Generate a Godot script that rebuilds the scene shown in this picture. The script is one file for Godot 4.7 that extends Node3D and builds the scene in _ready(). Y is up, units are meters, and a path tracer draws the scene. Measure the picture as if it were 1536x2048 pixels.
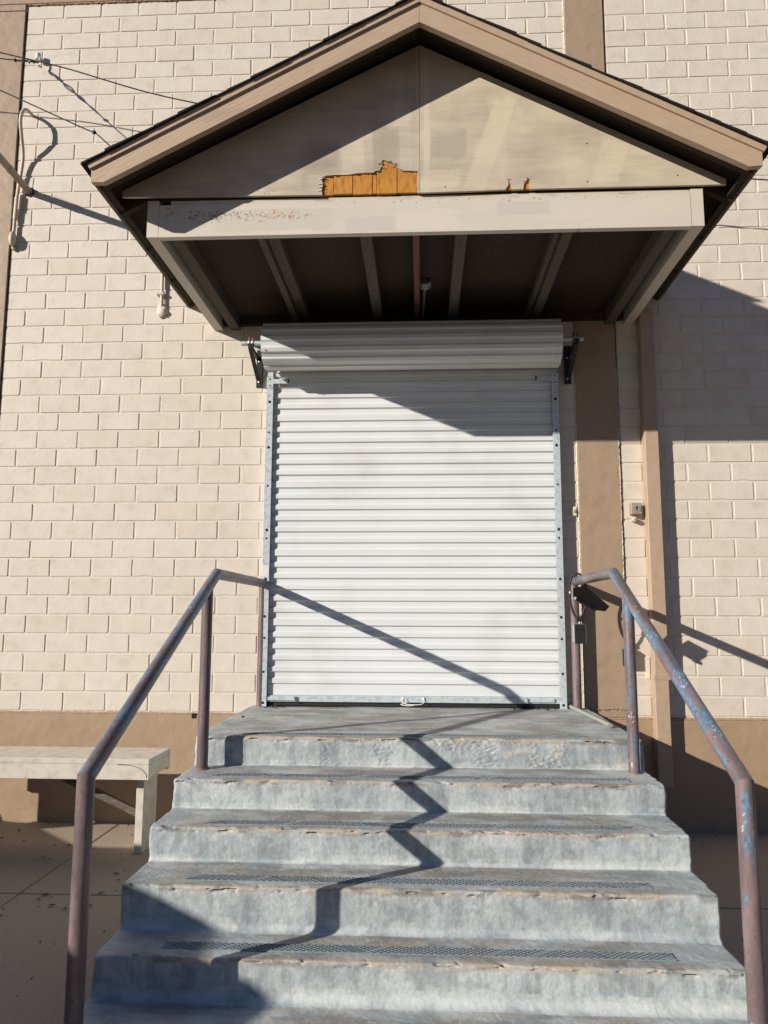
extends Node3D
# A loading door under a small gabled canopy, with concrete steps and pipe handrails, in a low evening sun.

var used := {}
var M := {}
var rng := RandomNumberGenerator.new()

func _ready() -> void:
	rng.seed = 20771
	make_camera_and_light()
	make_materials()
	make_ground()
	make_building()
	make_steps()
	make_canopy()
	make_door()
	make_handrails()
	make_bench()
	make_wall_fittings()
	make_wires()
	make_lockboxes()
	make_minivan()
	make_litter()

# ------------------------------------------------------------------ camera, sky, sun
func make_camera_and_light() -> void:
	var cam := Camera3D.new()
	cam.name = "camera"
	cam.fov = 67.56
	cam.near = 0.05
	cam.far = 400.0
	cam.position = Vector3(0, 1.44, 5.415)
	cam.rotation = Vector3(0.1303, 0.0486, 0.0029)
	add_child(cam, true)
	cam.current = true
	var sky_mat := ProceduralSkyMaterial.new()
	sky_mat.sky_top_color = Color(0.38, 0.50, 0.72)
	sky_mat.sky_horizon_color = Color(0.70, 0.74, 0.78)
	sky_mat.sky_curve = 0.12
	sky_mat.ground_bottom_color = Color(0.30, 0.27, 0.24)
	sky_mat.ground_horizon_color = Color(0.52, 0.50, 0.48)
	sky_mat.sun_angle_max = 1.0
	sky_mat.energy_multiplier = 1.0
	var sky := Sky.new()
	sky.sky_material = sky_mat
	var env := Environment.new()
	env.background_mode = Environment.BG_SKY
	env.sky = sky
	env.background_energy_multiplier = 0.43
	env.tonemap_mode = Environment.TONE_MAPPER_LINEAR
	env.tonemap_exposure = 1.2
	env.sdfgi_enabled = true
	env.ssao_enabled = true
	env.ssil_enabled = true
	var we := WorldEnvironment.new()
	we.name = "world_environment"
	we.environment = env
	add_child(we, true)
	var sun := DirectionalLight3D.new()
	sun.name = "sun"
	sun.light_color = Color(1.0, 0.97, 0.925)
	sun.light_energy = 1.6
	sun.light_angular_distance = 0.5
	sun.shadow_enabled = true
	add_child(sun, true)
	sun.look_at_from_position(Vector3(-13.9, 6.05, 10.0), Vector3.ZERO, Vector3.UP)

# ------------------------------------------------------------------ naming helpers
func numbered(called: String) -> String:
	var n: int = used.get(called, 0)
	used[called] = n + 1
	return called if n == 0 else "%s_%03d" % [called, n]

func tag(o: Node, label: String, category: String, group := "", kind := "") -> Node:
	o.set_meta("label", label)
	if category != "":
		o.set_meta("category", category)
	if group != "":
		o.set_meta("group", group)
	if kind != "":
		o.set_meta("kind", kind)
	return o

func thing(called: String, label: String, category: String, at := Vector3.ZERO, group := "") -> Node3D:
	var o := Node3D.new()
	o.name = numbered(called)
	add_child(o, true)
	o.position = at
	tag(o, label, category, group)
	return o

func put(called: String, mesh: Mesh, m: Material, parent: Node = null, at := Vector3.ZERO) -> MeshInstance3D:
	var o := MeshInstance3D.new()
	o.mesh = mesh
	o.material_override = m
	o.cast_shadow = GeometryInstance3D.SHADOW_CASTING_SETTING_ON
	o.position = at
	if parent == null:
		o.name = numbered(called)
		add_child(o, true)
	else:
		o.name = called
		parent.add_child(o, true)
	return o

# ------------------------------------------------------------------ mesh builder
class MB:
	var v := PackedVector3Array()
	var n := PackedVector3Array()
	var c := PackedColorArray()
	var ix := PackedInt32Array()
	var colored := false

	func vert(p: Vector3, nn: Vector3, col := Color.WHITE) -> int:
		v.append(p)
		n.append(nn)
		c.append(col)
		return v.size() - 1

	# three corners, wound so that the front looks along the given normal
	func face(a: int, b: int, d: int, nn: Vector3) -> void:
		if (v[b] - v[a]).cross(v[d] - v[a]).dot(nn) > 0.0:
			ix.append_array([a, d, b])
		else:
			ix.append_array([a, b, d])

	func tri(a: Vector3, b: Vector3, d: Vector3, nn: Vector3) -> void:
		var k := (b - a).cross(d - a)
		if k.length_squared() < 1e-16:
			return
		var f := k.normalized()
		if f.dot(nn) < 0.0:
			f = -f
		var i := vert(a, f)
		vert(b, f)
		vert(d, f)
		face(i, i + 1, i + 2, f)

	func quad(a: Vector3, b: Vector3, d: Vector3, e: Vector3, nn: Vector3) -> void:
		tri(a, b, d, nn)
		tri(a, d, e, nn)

	# a box with chamfered edges
	func box(center: Vector3, size: Vector3, bev := 0.003, basis := Basis()) -> void:
		var h := size * 0.5
		bev = minf(bev, minf(h.x, minf(h.y, h.z)) * 0.8)
		for ax in 3:
			for s in [-1.0, 1.0]:
				var nn := Vector3.ZERO
				nn[ax] = s
				var u := (ax + 1) % 3
				var w := (ax + 2) % 3
				var pts := []
				for k in [[-1, -1], [1, -1], [1, 1], [-1, 1]]:
					var p := Vector3.ZERO
					p[ax] = s * h[ax]
					p[u] = k[0] * (h[u] - bev)
					p[w] = k[1] * (h[w] - bev)
					pts.append(center + basis * p)
				quad(pts[0], pts[1], pts[2], pts[3], basis * nn)
		if bev <= 0.0:
			return
		for ax in 3:
			var u := (ax + 1) % 3
			var w := (ax + 2) % 3
			for su in [-1.0, 1.0]:
				for sw in [-1.0, 1.0]:
					var q := []
					for k in [[-1, 0], [1, 0], [1, 1], [-1, 1]]:
						var p := Vector3.ZERO
						p[ax] = k[0] * (h[ax] - bev)
						p[u] = su * (h[u] - (bev if k[1] == 1 else 0.0))
						p[w] = sw * (h[w] - (bev if k[1] == 0 else 0.0))
						q.append(center + basis * p)
					var nn := Vector3.ZERO
					nn[u] = su
					nn[w] = sw
					quad(q[0], q[1], q[2], q[3], basis * nn)
		for sx in [-1.0, 1.0]:
			for sy in [-1.0, 1.0]:
				for sz in [-1.0, 1.0]:
					var s := Vector3(sx, sy, sz)
					var a := center + basis * (s * Vector3(h.x, h.y - bev, h.z - bev))
					var b := center + basis * (s * Vector3(h.x - bev, h.y, h.z - bev))
					var d := center + basis * (s * Vector3(h.x - bev, h.y - bev, h.z))
					tri(a, b, d, basis * s)

	# a flat outline (in x and y) given thickness from z0 to z1
	func slab(outline: PackedVector2Array, z0: float, z1: float, xf := Transform3D()) -> void:
		var t := Geometry2D.triangulate_polygon(outline)
		for i in range(0, t.size(), 3):
			for zz in [[z0, -1.0], [z1, 1.0]]:
				var q := []
				for k in 3:
					var p := outline[t[i + k]]
					q.append(xf * Vector3(p.x, p.y, zz[0]))
				tri(q[0], q[1], q[2], xf.basis * Vector3(0, 0, zz[1]))
		var cw := Geometry2D.is_polygon_clockwise(outline)
		for i in outline.size():
			var a := outline[i]
			var b := outline[(i + 1) % outline.size()]
			var out := Vector2(b.y - a.y, a.x - b.x)
			if cw:
				out = -out
			quad(xf * Vector3(a.x, a.y, z0), xf * Vector3(b.x, b.y, z0), xf * Vector3(b.x, b.y, z1), xf * Vector3(a.x, a.y, z1), xf.basis * Vector3(out.x, out.y, 0))

	# a round bar along a list of points
	func tube(path: PackedVector3Array, r: float, seg := 12, caps := true, r_end := -1.0) -> void:
		if r_end < 0.0:
			r_end = r
		var count := path.size()
		var side := Vector3.UP
		var rings := []
		for i in count:
			var d: Vector3
			if i == 0:
				d = (path[1] - path[0]).normalized()
			elif i == count - 1:
				d = (path[i] - path[i - 1]).normalized()
			else:
				d = ((path[i] - path[i - 1]).normalized() + (path[i + 1] - path[i]).normalized()).normalized()
			if i == 0:
				side = d.cross(Vector3(0.31, 0.84, 0.44)).normalized()
			else:
				side = (side - d * side.dot(d)).normalized()
			var up := d.cross(side)
			var rr := lerpf(r, r_end, float(i) / (count - 1))
			var ring := []
			for k in seg:
				var a := TAU * k / seg
				var nn := side * cos(a) + up * sin(a)
				ring.append(vert(path[i] + nn * rr, nn))
			rings.append(ring)
		for i in count - 1:
			for k in seg:
				var k2 := (k + 1) % seg
				var nn: Vector3 = n[rings[i][k]] + n[rings[i][k2]]
				face(rings[i][k], rings[i][k2], rings[i + 1][k2], nn)
				face(rings[i][k], rings[i + 1][k2], rings[i + 1][k], nn)
		if caps:
			for e in [0, count - 1]:
				var d := (path[0] - path[1]).normalized() if e == 0 else (path[count - 1] - path[count - 2]).normalized()
				var mid := vert(path[e], d)
				var first := v.size()
				for k in seg:
					vert(v[rings[e][k]], d)
				for k in seg:
					face(mid, first + k, first + (k + 1) % seg, d)

	# a disc or short round bar
	func disc(a: Vector3, b: Vector3, r: float, seg := 14) -> void:
		tube(PackedVector3Array([a, b]), r, seg)

	func ball(center: Vector3, r: Vector3, rows := 8, cols := 12) -> void:
		var first := v.size()
		for i in rows + 1:
			var th := PI * i / rows
			for k in cols + 1:
				var ph := TAU * k / cols
				var d := Vector3(sin(th) * cos(ph), cos(th), sin(th) * sin(ph))
				vert(center + d * r, (d / r).normalized())
		for i in rows:
			for k in cols:
				var a := first + i * (cols + 1) + k
				var nn := n[a] + n[a + cols + 2]
				face(a, a + 1, a + cols + 2, nn)
				face(a, a + cols + 2, a + cols + 1, nn)

	# a sheet of rows of points, shaded smooth; hint tells which way is out
	func sheet(rows: Array, hint: Vector3, cols: Array = []) -> void:
		var first := v.size()
		var w: int = rows[0].size()
		var h: int = rows.size()
		for i in h:
			for k in w:
				var dx: Vector3 = rows[i][mini(k + 1, w - 1)] - rows[i][maxi(k - 1, 0)]
				var dy: Vector3 = rows[mini(i + 1, h - 1)][k] - rows[maxi(i - 1, 0)][k]
				var nn := dx.cross(dy).normalized()
				if nn.dot(hint) < 0.0:
					nn = -nn
				vert(rows[i][k], nn, cols[i][k] if cols.size() else Color.WHITE)
		for i in h - 1:
			for k in w - 1:
				var a := first + i * w + k
				face(a, a + 1, a + w + 1, hint)
				face(a, a + w + 1, a + w, hint)

	func mesh() -> ArrayMesh:
		var arr := []
		arr.resize(Mesh.ARRAY_MAX)
		arr[Mesh.ARRAY_VERTEX] = v
		arr[Mesh.ARRAY_NORMAL] = n
		if colored:
			arr[Mesh.ARRAY_COLOR] = c
		arr[Mesh.ARRAY_INDEX] = ix
		var m := ArrayMesh.new()
		m.add_surface_from_arrays(Mesh.PRIMITIVE_TRIANGLES, arr)
		return m

func box_mesh(center: Vector3, size: Vector3, bev := 0.003, basis := Basis()) -> ArrayMesh:
	var b := MB.new()
	b.box(center, size, bev, basis)
	return b.mesh()

func span_box(a: Vector3, b: Vector3, bev := 0.003) -> ArrayMesh:
	return box_mesh((a + b) * 0.5, (b - a).abs(), bev)

func bar_mesh(a: Vector3, b: Vector3, wide: float, thick: float, up := Vector3.UP, bev := 0.002) -> ArrayMesh:
	var d := (b - a).normalized()
	var s := d.cross(up).normalized()
	var t := s.cross(d)
	return box_mesh((a + b) * 0.5, Vector3((b - a).length(), wide, thick), bev, Basis(d, t, s))

func curve(points: Array, step := 0.02) -> PackedVector3Array:
	var cv := Curve3D.new()
	cv.bake_interval = step
	for i in points.size():
		var tan := Vector3.ZERO
		if i > 0 and i < points.size() - 1:
			tan = (points[i + 1] - points[i - 1]) / 6.0
		cv.add_point(points[i], -tan, tan)
	return cv.get_baked_points()

# ------------------------------------------------------------------ materials
func lin(r: float, g: float, b: float) -> Color:
	return Color(r, g, b).linear_to_srgb()

func noise(s: int, f: float, oct := 4) -> FastNoiseLite:
	var q := FastNoiseLite.new()
	q.seed = s
	q.noise_type = FastNoiseLite.TYPE_SIMPLEX_SMOOTH
	q.frequency = f
	q.fractal_octaves = oct
	return q

# a seamless picture: noise run through a list of [level, colour]
func ramp_tex(s: int, f: float, stops: Array, size := 512, oct := 5, stretch := 1) -> ImageTexture:
	var src := noise(s, f, oct).get_seamless_image(size, size)
	src.convert(Image.FORMAT_RF)
	var data := src.get_data().to_float32_array()
	var lut := []
	for i in 256:
		var t := i / 255.0
		var col: Color = stops[0][1]
		for k in range(1, stops.size()):
			if t <= stops[k][0]:
				col = stops[k - 1][1].lerp(stops[k][1], clampf((t - stops[k - 1][0]) / (stops[k][0] - stops[k - 1][0]), 0, 1))
				break
			col = stops[k][1]
		lut.append([int(col.r * 255), int(col.g * 255), int(col.b * 255)])
	var out := PackedByteArray()
	out.resize(size * size * 3)
	for i in data.size():
		var l: Array = lut[clampi(int(data[i] * 255.0), 0, 255)]
		out[i * 3] = l[0]
		out[i * 3 + 1] = l[1]
		out[i * 3 + 2] = l[2]
	var im := Image.create_from_data(size, size, false, Image.FORMAT_RGB8, out)
	return ImageTexture.create_from_image(im)

func relief(s: int, f: float, size := 512, oct := 5) -> ImageTexture:
	return ImageTexture.create_from_image(noise(s, f, oct).get_seamless_image(size, size))

func g(x: float) -> Color:
	return Color(x, x, x)

func paint(called: String, albedo: Color, rough: float, tex: Texture2D = null, scale := 1.0, bump: Texture2D = null, bump_cm := 0.1, in_world := true, spec := 0.5) -> StandardMaterial3D:
	var m := StandardMaterial3D.new()
	m.resource_name = called
	m.albedo_color = albedo
	m.roughness = rough
	m.metallic_specular = spec
	if tex:
		m.albedo_texture = tex
	if bump:
		m.heightmap_enabled = true
		m.heightmap_texture = bump
		m.heightmap_scale = bump_cm
	if tex or bump:
		m.uv1_triplanar = true
		m.uv1_world_triplanar = in_world
		m.uv1_triplanar_sharpness = 4.0
		m.uv1_scale = Vector3.ONE * scale
	M[called] = m
	return m

func make_materials() -> void:
	var mott := ramp_tex(3, 0.012, [[0.0, Color(0.92, 0.915, 0.90)], [0.35, Color(0.97, 0.97, 0.965)], [0.65, Color(0.985, 0.985, 0.985)], [1.0, Color(1, 1, 1)]])
	var blot := ramp_tex(9, 0.02, [[0.0, Color(0.80, 0.79, 0.78)], [0.3, Color(0.93, 0.93, 0.925)], [0.55, Color(0.985, 0.985, 0.985)], [1.0, Color(1, 1, 1)]])
	var fine := relief(21, 0.05)
	var coarse := relief(22, 0.018)
	var streak := relief(23, 0.03, 256, 4)
	paint("wall_paint", lin(0.640, 0.570, 0.482), 0.62, mott, 0.9, fine, 0.08)
	paint("wall_paint_pale", lin(0.655, 0.588, 0.505), 0.6, mott, 0.9, fine, 0.08)
	paint("wall_paint_warm", lin(0.628, 0.554, 0.462), 0.64, mott, 0.9, fine, 0.08)
	paint("joint_paint", lin(0.64, 0.57, 0.488), 0.7, mott, 1.3, fine, 0.12)
	paint("brown_paint", lin(0.355, 0.255, 0.172), 0.55, mott, 0.9, coarse, 0.25)
	paint("plinth_paint", lin(0.360, 0.250, 0.160), 0.62, mott, 0.6, coarse, 0.35)
	paint("fascia_paint", lin(0.440, 0.325, 0.225), 0.6, mott, 1.1, streak, 0.12, false)
	M.fascia_paint.uv1_scale = Vector3(0.8, 7.0, 7.0)
	paint("trim_paint", lin(0.43, 0.315, 0.220), 0.6, mott, 2.0)
	paint("cream_wood", lin(0.565, 0.505, 0.41), 0.6, blot, 1.4, fine, 0.06, false)
	M.cream_wood.uv1_scale = Vector3(0.6, 2.2, 2.2)
	paint("beam_paint", lin(0.60, 0.52, 0.405), 0.6)
	paint("bench_paint", lin(0.60, 0.55, 0.465), 0.6, blot, 0.9, fine, 0.06)
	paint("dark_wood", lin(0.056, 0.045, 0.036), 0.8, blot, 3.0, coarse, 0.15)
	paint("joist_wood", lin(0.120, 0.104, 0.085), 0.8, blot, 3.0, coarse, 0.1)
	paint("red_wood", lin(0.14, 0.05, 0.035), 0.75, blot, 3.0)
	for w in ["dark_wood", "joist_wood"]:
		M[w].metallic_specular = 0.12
	paint("eave_wood", lin(0.085, 0.060, 0.046), 0.75, blot, 2.0)
	paint("shingle_felt", lin(0.022, 0.021, 0.022), 0.95, ramp_tex(31, 0.2, [[0.0, g(0.45)], [1.0, g(1.0)]], 256, 3), 3.0, fine, 0.25)
	paint("bare_ply", lin(0.52, 0.235, 0.03), 0.6, ramp_tex(33, 0.03, [[0.0, Color(0.78, 0.68, 0.58)], [0.4, Color(0.95, 0.93, 0.9)], [1.0, Color(1, 1, 1)]], 256, 4), 3.0, streak, 0.08)
	M.bare_ply.uv1_scale = Vector3(5.0, 1.4, 3.0)
	paint("weathered_wood", lin(0.20, 0.16, 0.125), 0.85, ramp_tex(34, 0.04, [[0.0, g(0.35)], [0.5, g(0.85)], [1.0, g(1)]], 256, 4), 2.0, streak, 0.3, false)
	M.weathered_wood.uv1_scale = Vector3(1.0, 12.0, 12.0)
	paint("door_white", lin(0.69, 0.71, 0.715), 0.38, ramp_tex(81, 0.006, [[0.0, Color(0.93, 0.925, 0.915)], [0.4, Color(0.98, 0.98, 0.98)], [1.0, Color(1, 1, 1)]], 512, 6), 0.5)
	paint("galvanised", lin(0.58, 0.63, 0.66), 0.40, ramp_tex(41, 0.03, [[0.0, Color(0.82, 0.83, 0.84)], [0.5, Color(0.95, 0.955, 0.96)], [1.0, Color(1, 1, 1)]], 256, 3), 3.0)
	M.galvanised.metallic = 0.15
	paint("black_steel", lin(0.016, 0.018, 0.022), 0.42)
	paint("black_hole", lin(0.004, 0.004, 0.005), 0.9)
	paint("black_rubber", lin(0.012, 0.012, 0.013), 0.6)
	paint("bolt_zinc", lin(0.62, 0.63, 0.64), 0.35)
	M.bolt_zinc.metallic = 0.7
	paint("red_cap", lin(0.45, 0.03, 0.03), 0.5)
	paint("white_rope", lin(0.75, 0.74, 0.7), 0.8)
	paint("wire_black", lin(0.014, 0.012, 0.014), 0.6)
	paint("old_conduit", lin(0.58, 0.50, 0.40), 0.55, blot, 5.0)
	paint("mast_paint", lin(0.36, 0.28, 0.21), 0.5, blot, 4.0)
	paint("porcelain", lin(0.62, 0.64, 0.58), 0.25)
	paint("bell_cream", lin(0.72, 0.63, 0.44), 0.45)
	paint("caulk", lin(0.70, 0.64, 0.54), 0.6, blot, 6.0)
	paint("crack_dark", lin(0.05, 0.035, 0.025), 0.95)
	paint("key_face", lin(0.50, 0.50, 0.47), 0.35, blot, 9.0)
	M.key_face.metallic = 0.5
	paint("lamp_grey", lin(0.20, 0.20, 0.195), 0.5)
	paint("lock_black", lin(0.020, 0.021, 0.024), 0.38)
	paint("lock_grey", lin(0.36, 0.36, 0.35), 0.4)
	M.lock_grey.metallic = 0.4
	var slab_tex := ramp_tex(51, 0.07, [[0.0, Color(0.80, 0.79, 0.78)], [0.3, Color(0.92, 0.915, 0.91)], [0.5, Color(0.965, 0.96, 0.955)], [1.0, Color(1, 1, 1)]], 1024, 6)
	paint("pavement_concrete", lin(0.385, 0.315, 0.240), 0.85, slab_tex, 0.8, fine, 0.02)
	paint("ground_dirt", lin(0.10, 0.082, 0.062), 0.95, slab_tex, 0.3)
	paint("plate_blue", lin(0.215, 0.255, 0.280), 0.6, blot, 5.0)
	paint("plate_bar", lin(0.160, 0.192, 0.210), 0.65, blot, 5.0)
	paint("pipe_grey", lin(0.30, 0.30, 0.275), 0.55, blot, 5.0)
	paint("weld_rust", lin(0.26, 0.135, 0.115), 0.7, blot, 12.0)
	paint("pit_grit", lin(0.20, 0.17, 0.14), 0.9)
	paint("leaf_dry", lin(0.035, 0.026, 0.018), 0.9)
	var sp := paint("step_paint", Color.WHITE, 0.62)
	sp.vertex_color_use_as_albedo = true
	sp.heightmap_enabled = true
	sp.heightmap_texture = fine
	sp.heightmap_scale = 0.10
	sp.uv1_triplanar = true
	sp.uv1_world_triplanar = true
	sp.uv1_scale = Vector3.ONE * 1.6
	sp.albedo_texture = ramp_tex(71, 0.11, [[0.0, Color(0.70, 0.69, 0.68)], [0.2, Color(0.90, 0.90, 0.90)], [0.36, Color(0.985, 0.985, 0.985)], [0.6, Color(1, 1, 1)], [1.0, Color(1, 1, 1)]], 1024, 6)
	var rp := paint("rail_paint", Color.WHITE, 0.40)
	rp.vertex_color_use_as_albedo = true
	var car := paint("van_paint", lin(0.22, 0.23, 0.25), 0.3)
	car.clearcoat_enabled = true
	car.clearcoat = 0.8
	car.clearcoat_roughness = 0.06
	paint("van_glass", lin(0.012, 0.014, 0.016), 0.08)
	paint("tyre", lin(0.018, 0.018, 0.018), 0.85)
	paint("rim_metal", lin(0.5, 0.5, 0.51), 0.35)
	M.rim_metal.metallic = 0.8
	paint("lamp_lens", lin(0.6, 0.6, 0.62), 0.15)

# ------------------------------------------------------------------ ground
func make_ground() -> void:
	var gr := MB.new()
	gr.quad(Vector3(-150, -0.03, -60), Vector3(150, -0.03, -60), Vector3(150, -0.03, 150), Vector3(-150, -0.03, 150), Vector3.UP)
	tag(put("ground", gr.mesh(), M.ground_dirt), "brown ground under and beyond the pavement", "", "", "structure")
	var pave := Node3D.new()
	pave.name = "pavement"
	add_child(pave, true)
	tag(pave, "brown concrete pavement in large slabs below the wall", "", "", "structure")
	var xs := [-8.05, -6.55, -5.06, -3.565, -2.073, -0.58, 0.92, 2.41, 3.90, 5.40]
	var zs := [0.012, 1.345, 2.85, 4.35, 5.85, 7.35]
	for i in xs.size() - 1:
		for k in zs.size() - 1:
			var b := MB.new()
			var gap := 0.0045
			var lift := rng.randf_range(-0.0015, 0.0)
			b.box(Vector3((xs[i] + xs[i + 1]) * 0.5, -0.014 + lift, (zs[k] + zs[k + 1]) * 0.5), Vector3(xs[i + 1] - xs[i] - 2 * gap, 0.028, zs[k + 1] - zs[k] - 2 * gap), 0.004)
			put("slab", b.mesh(), M.pavement_concrete, pave)

# ------------------------------------------------------------------ bricks
# a painted brick of width w and height h: rounded corners, soft edges, face 6 mm proud of the joints
func brick_mesh(w: float, h: float) -> ArrayMesh:
	var b := MB.new()
	brick_into(b, Vector3.ZERO, w, h)
	return b.mesh()

func brick_into(b: MB, at: Vector3, w: float, h: float) -> void:
	var pts := []
	var dirs := []
	var hw := w * 0.5
	var hh := h * 0.5
	var corners := [Vector2(1, 1), Vector2(-1, 1), Vector2(-1, -1), Vector2(1, -1)]
	for q in 4:
		var s: Vector2 = corners[q]
		var r := minf(rng.randf_range(0.003, 0.008), minf(hw, hh) * 0.5)
		if rng.randf() < 0.10:
			r = minf(rng.randf_range(0.012, 0.020), minf(hw, hh) * 0.5)
		var cc := Vector2(s.x * (hw - r), s.y * (hh - r))
		for k in 3:
			var a := (q * 0.5 + k * 0.25) * PI
			var d := Vector2(cos(a), sin(a))
			pts.append(cc + d * r + d * rng.randf_range(-0.0006, 0.0006))
			dirs.append(d)
		# points along the side that follows
		var t: Vector2 = corners[(q + 1) % 4]
		var along := 3 if q % 2 == 0 else 1
		for k in along:
			var f := (k + 1.0) / (along + 1.0)
			var mid := Vector2(s.x * hw, s.y * hh).lerp(Vector2(t.x * hw, t.y * hh), f)
			var d := Vector2(0, s.y) if q % 2 == 0 else Vector2(s.x, 0)
			var dent := rng.randf_range(-0.0010, 0.0006)
			if rng.randf() < 0.035:
				dent = -rng.randf_range(0.002, 0.005)
			pts.append(mid + d * dent)
			dirs.append(d)
	var count := pts.size()
	var lift := rng.randf_range(-0.0008, 0.0010)
	var tx := rng.randf_range(-0.004, 0.004)
	var ty := rng.randf_range(-0.007, 0.007)
	var ring := [[], [], []]
	var soft := rng.randf_range(0.0030, 0.0045)
	for k in count:
		var p: Vector2 = pts[k]
		var d: Vector2 = dirs[k]
		var d3 := Vector3(d.x, d.y, 0)
		var face_n := Vector3(-tx, -ty, 1).normalized()
		ring[0].append(b.vert(at + Vector3(p.x, p.y, -0.0065), d3))
		var p1 := p - d * 0.0008
		ring[1].append(b.vert(at + Vector3(p1.x, p1.y, -0.0024 + lift + p1.x * tx + p1.y * ty), (d3 * 0.85 + Vector3(0, 0, 0.5)).normalized()))
		var p2 := p - d * soft
		ring[2].append(b.vert(at + Vector3(p2.x, p2.y, lift + p2.x * tx + p2.y * ty), face_n))
	var mid_i := b.vert(at + Vector3(0, 0, lift), Vector3(-tx, -ty, 1).normalized())
	for k in count:
		var k2 := (k + 1) % count
		for e in 2:
			var nn: Vector3 = b.n[ring[e][k]] + b.n[ring[e + 1][k2]]
			b.face(ring[e][k], ring[e][k2], ring[e + 1][k2], nn)
			b.face(ring[e][k], ring[e + 1][k2], ring[e + 1][k], nn)
		b.face(mid_i, ring[2][k], ring[2][k2], Vector3(0, 0, 1))

const COURSE := 0.1347
const BRICK := 0.3048
const BED := 0.743
const JOINT := 0.0105

# lays the bricks of one wall panel between x0 and x1; keep(x, y) says 1 = a brick of its own, 0 = joined with the rest, -1 = none
func lay_bricks(wall: Node3D, x0: float, x1: float, phase_even: float, k_from: int, courses: int, keep: Callable, variants: Array) -> void:
	var tones := ["wall_paint", "wall_paint", "wall_paint_pale", "wall_paint_warm"]
	var rest := MB.new()
	var any := false
	for k in range(k_from, courses):
		var y := BED + (k + 0.5) * COURSE
		var ph := phase_even + (0.0 if k % 2 == 0 else BRICK * 0.5)
		var start := ph + floorf((x0 - ph) / BRICK) * BRICK
		while start < x1:
			var a := maxf(start, x0)
			var e := minf(start + BRICK, x1)
			start += BRICK
			if e - a < 0.035:
				continue
			var how: int = keep.call((a + e) * 0.5, y)
			if how < 0:
				continue
			var w := e - a - JOINT - 0.0015
			var at := Vector3((a + e) * 0.5, y + rng.randf_range(-0.0008, 0.0008), 0)
			if how == 1:
				if absf(e - a - BRICK) < 0.001:
					put("brick", variants[rng.randi() % variants.size()], M[tones[rng.randi() % 4]], wall, at + Vector3(rng.randf_range(-0.0012, 0.0012), 0, 0))
				else:
					put("brick", brick_mesh(w, COURSE - JOINT), M.wall_paint, wall, at)
			else:
				brick_into(rest, at, w, COURSE - JOINT)
				any = true
	if any:
		put("brick_field", rest.mesh(), M.wall_paint, wall).set_meta("kind", "stuff")

func rough_strip(x0: float, x1: float, y0: float, y1: float, z: float, amp: float, s: int, along_y := true, step := 0.012, depth := 0.006) -> ArrayMesh:
	var q := noise(s, 9.0, 4)
	var b := MB.new()
	var rows := []
	var length := (y1 - y0) if along_y else (x1 - x0)
	var nn := int(length / step) + 1
	for i in nn + 1:
		var t := float(i) / nn * length
		var row := []
		for k in 5:
			var f := k / 4.0
			var across := lerpf(x0, x1, f) if along_y else lerpf(y0, y1, f)
			var jit := q.get_noise_2d(t * 4.0 + f * 0.9, f * 3.0 + s) * amp
			var zz := z + (depth if k > 0 and k < 4 else -0.006) + q.get_noise_2d(t * 5.0, 40.0 + f * 6.0) * amp * 0.6
			row.append(Vector3(across + jit, y0 + t, zz) if along_y else Vector3(x0 + t, across + jit, zz))
		rows.append(row)
	b.sheet(rows, Vector3(0, 0, 1))
	return b.mesh()

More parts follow.
